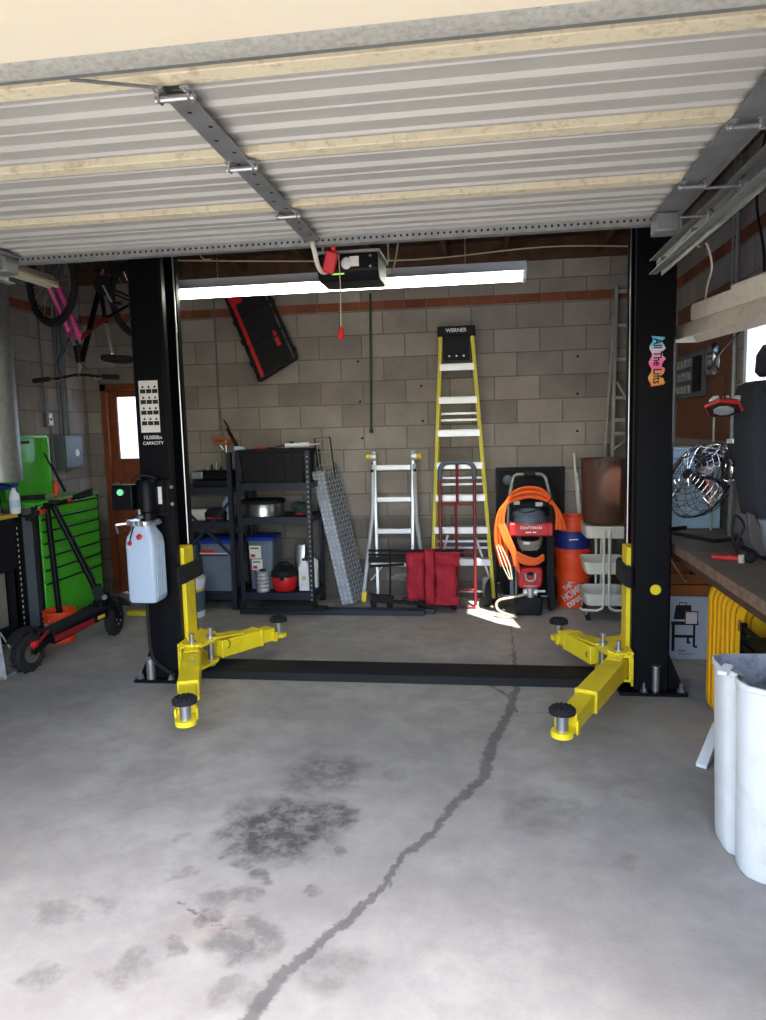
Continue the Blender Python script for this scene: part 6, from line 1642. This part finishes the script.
# red tool
t = thing('red_clamp_tool', 'red tool with black knob on the bench edge', 'tool', (1.26, 4.0, .906))
B().bar((1.20, 4.03, .918), (1.345, 3.95, .918), .055, .024).build('body', 'red', t, bevel=.006)
for i in range(5): B().cbox((1.22 + i * .022, 4.02 - i * .012, .9315), (.012, .02, .004)).build('slot', 'redpaint', t)
B().lathe([(.016, .906), (.016, .945), (.013, .948)], (1.305, 3.90, 0), n=14).build('ferrule', 'hose', t)
B().ball((1.345, 3.89, .936), .03, 12, (1.1, .8, 1)).build('knob', 'rubber', t)
# red-rimmed hex lamp
t = thing('work_light', 'red-rimmed octagonal work light hanging above the fan', 'lamp', (1.185, 3.86, 1.70))
c = V((1.185, 3.86, 1.70)); nrm = V((-.12, -.42, -.90)).normalized()
B().lathe([(.088, -.012), (.093, -.008), (.093, .004), (.088, .006)], c, nrm, 6).build('rim', 'red', t, flat=True)
B().lathe([(.083, -.02), (.083, .010)], c, nrm, 6).build('body', 'ink', t, flat=True)
B().lathe([(.05, .010), (.05, .014), (.03, .018)], c, nrm, 8).build('reflector', 'alu', t, flat=True)
b = B()
for k in range(3): b.bar(c - nrm * .03 + V((-.06 + k * .06, 0, .01)), c - nrm * .04 + V((-.03 + k * .05, .02, .025)), .03, .015)
b.build('clamp', 'white', t, bevel=.004)
B().tube(catmull([c + V((0, 0, .03)), c + V((.01, .02, .15)), V((1.30, 4.4, 1.98)), V((1.60, 4.93, 2.2))]), .005, 6).build('cord', 'ink', t)
# pegboard on the right wall
t = thing('hardboard', 'brown hardboard panel on the right wall', 'panel', (1.61, 5.7, 1.6))
B().box(1.606, 1.616, 5.05, 6.48, 1.50, 2.55).build('board', 'pegb', t)
t = thing('tool_rack', 'grey tool organiser hung on the brown hardboard', 'tool rack', (1.58, 6.0, 1.8))
B().box(1.575, 1.605, 5.62, 6.32, 1.82, 2.16).build('backplate', 'slate', t, bevel=.008)
B().box(1.56, 1.575, 5.66, 5.84, 1.86, 2.12).build('panel', 'blackmatte', t, bevel=.004)
for i in range(4):
    for j in range(3):
        B().box(1.545, 1.575, 6.10 - .0 - j * .0 + (.0) - i * .0 + (0) if False else 5.90 + i * .10, (5.90 + i * .10) + .06, 1.85 + j * .10, 1.85 + j * .10 + .065).build('wrench_set', 'galv', t, bevel=.006)
t = thing('hubcap', 'round steel hubcap on the brown hardboard', 'hubcap', (1.58, 5.45, 2.08))
B().lathe([(.01, .055), (.05, .05), (.06, .03), (.10, .035), (.125, .015), (.13, 0), (.01, 0)], (1.604, 5.47, 2.06), (-1, 0, 0), 32).build('disc', 'steel', t)
tag(B().cyl((1.57, 6.62, .0), (1.57, 6.62, 3.28), .022, 12).build('conduit', 'galv', base=(1.57, 6.62, 0)), 'grey vertical conduit on the right wall behind the lift post', 'conduit')
tag(B().cyl((1.585, 4.98, .91), (1.585, 4.98, 3.28), .014, 10).build('conduit', 'galv', base=(1.585, 4.98, .91)), 'grey conduit between the hardboard and the bright window', 'conduit')
tag(B().tube(catmull([(1.58, 4.55, 3.25), (1.56, 4.6, 2.9), (1.59, 4.55, 2.6), (1.58, 4.5, 2.34)]), .008, 6).build('hanging_cord', 'ink', base=(1.58, 4.55, 2.34)), 'dark cord hanging down the right wall beside the chain', 'cord')
t = thing('wall_box', 'small dark box with a white top on the wall beside the car seat', 'box', (1.54, 4.65, 1.40))
B().box(1.47, 1.612, 4.60, 4.70, 1.40, 1.50).build('body', 'ink', t, bevel=.005)
B().box(1.465, 1.612, 4.595, 4.705, 1.50, 1.525).build('top', 'white', t, bevel=.004)
bpy.data.objects.remove(t) if False else None

# wires and clutter under the roof
tag(B().tube(catmull([(-2.9, 6.1, 3.14), (-1.8, 6.2, 3.09), (-.6, 6.5, 3.10), (.5, 6.4, 3.12), (1.3, 6.5, 3.10)]), .006, 6).build('roof_cable', 'cable', base=(0, 6.3, 3.1)), 'pale cable strung along under the roof joists', 'cable')
tag(B().tube(arc((-2.15, 5.6, 3.05), .06, 0, 300, 16), .005, 6).cyl((-2.15, 5.6, 3.11), (-2.15, 5.6, 3.29), .004, 6).build('wire_loop', 'cable', base=(-2.15, 5.6, 3.0)), 'loop of pale wire hanging from the roof near the left post', 'wire')

# ================================================================= LIGHT
w = bpy.data.worlds.new('sky'); SC.world = w; w.use_nodes = True
nt = w.node_tree; bg = nt.nodes['Background']
sk = nt.nodes.new('ShaderNodeTexSky'); sk.sky_type = 'NISHITA'; sk.sun_disc = False
sk.sun_elevation = radians(62); sk.sun_rotation = radians(160); sk.dust_density = 2.0; sk.ozone_density = 1.0
nt.links.new(sk.outputs[0], bg.inputs[0]); bg.inputs[1].default_value = SKY
sun = bpy.data.lights.new('sun', 'SUN'); sun.energy = SUN; sun.angle = radians(.53); sun.color = (1, .94, .86)
so = bpy.data.objects.new('sun', sun); COL.objects.link(so); so.rotation_euler = SUND.to_track_quat('-Z', 'Y').to_euler(); so.location = (0, -3, 8)
for nm, loc, rot, sx, sy in (('door_portal', ((OX0 + OX1) / 2, .93, OZ / 2), (radians(90), 0, 0), OX1 - OX0, OZ),
                             ('window_portal', (XR + .16, (WY0 + WY1) / 2, (WZ0 + WZ1) / 2), (0, radians(90), 0), WZ1 - WZ0, WY1 - WY0)):
    p = bpy.data.lights.new(nm, 'AREA'); p.shape = 'RECTANGLE'; p.size = sx; p.size_y = sy
    o = bpy.data.objects.new(nm, p); COL.objects.link(o); o.location = loc; o.rotation_euler = rot; p.cycles.is_portal = True
# ================================================================= CAMERA
cam = bpy.data.cameras.new('camera'); co = bpy.data.objects.new('camera', cam); COL.objects.link(co)
yaw, pit, rol, F = .1433, .1142, .0255, 721.0
fwv = V((-sin(yaw) * cos(pit), cos(yaw) * cos(pit), -sin(pit))); rt = V((cos(yaw), sin(yaw), 0)); up = rt.cross(fwv)
r2 = rt * cos(rol) - up * sin(rol); u2 = rt * sin(rol) + up * cos(rol)
mt = Matrix((r2, u2, -fwv)).transposed().to_4x4(); mt.translation = (0, 0, 1.65)
co.matrix_world = mt; cam.sensor_fit = 'AUTO'; cam.sensor_width = 36; cam.lens = F / 1020 * 36; cam.clip_start = .05; cam.clip_end = 200
SC.camera = co
for o in list(bpy.data.objects):
    if '_o' in o: del o['_o']
SC.view_settings.view_transform = 'Standard'; SC.view_settings.look = 'None'; SC.view_settings.gamma = 1
SC.view_settings.use_curve_mapping = False; SC.view_settings.exposure = EXPO
SC.cycles.use_denoising = True; SC.cycles.max_bounces = 8; SC.cycles.diffuse_bounces = 6; SC.cycles.transparent_max_bounces = 12
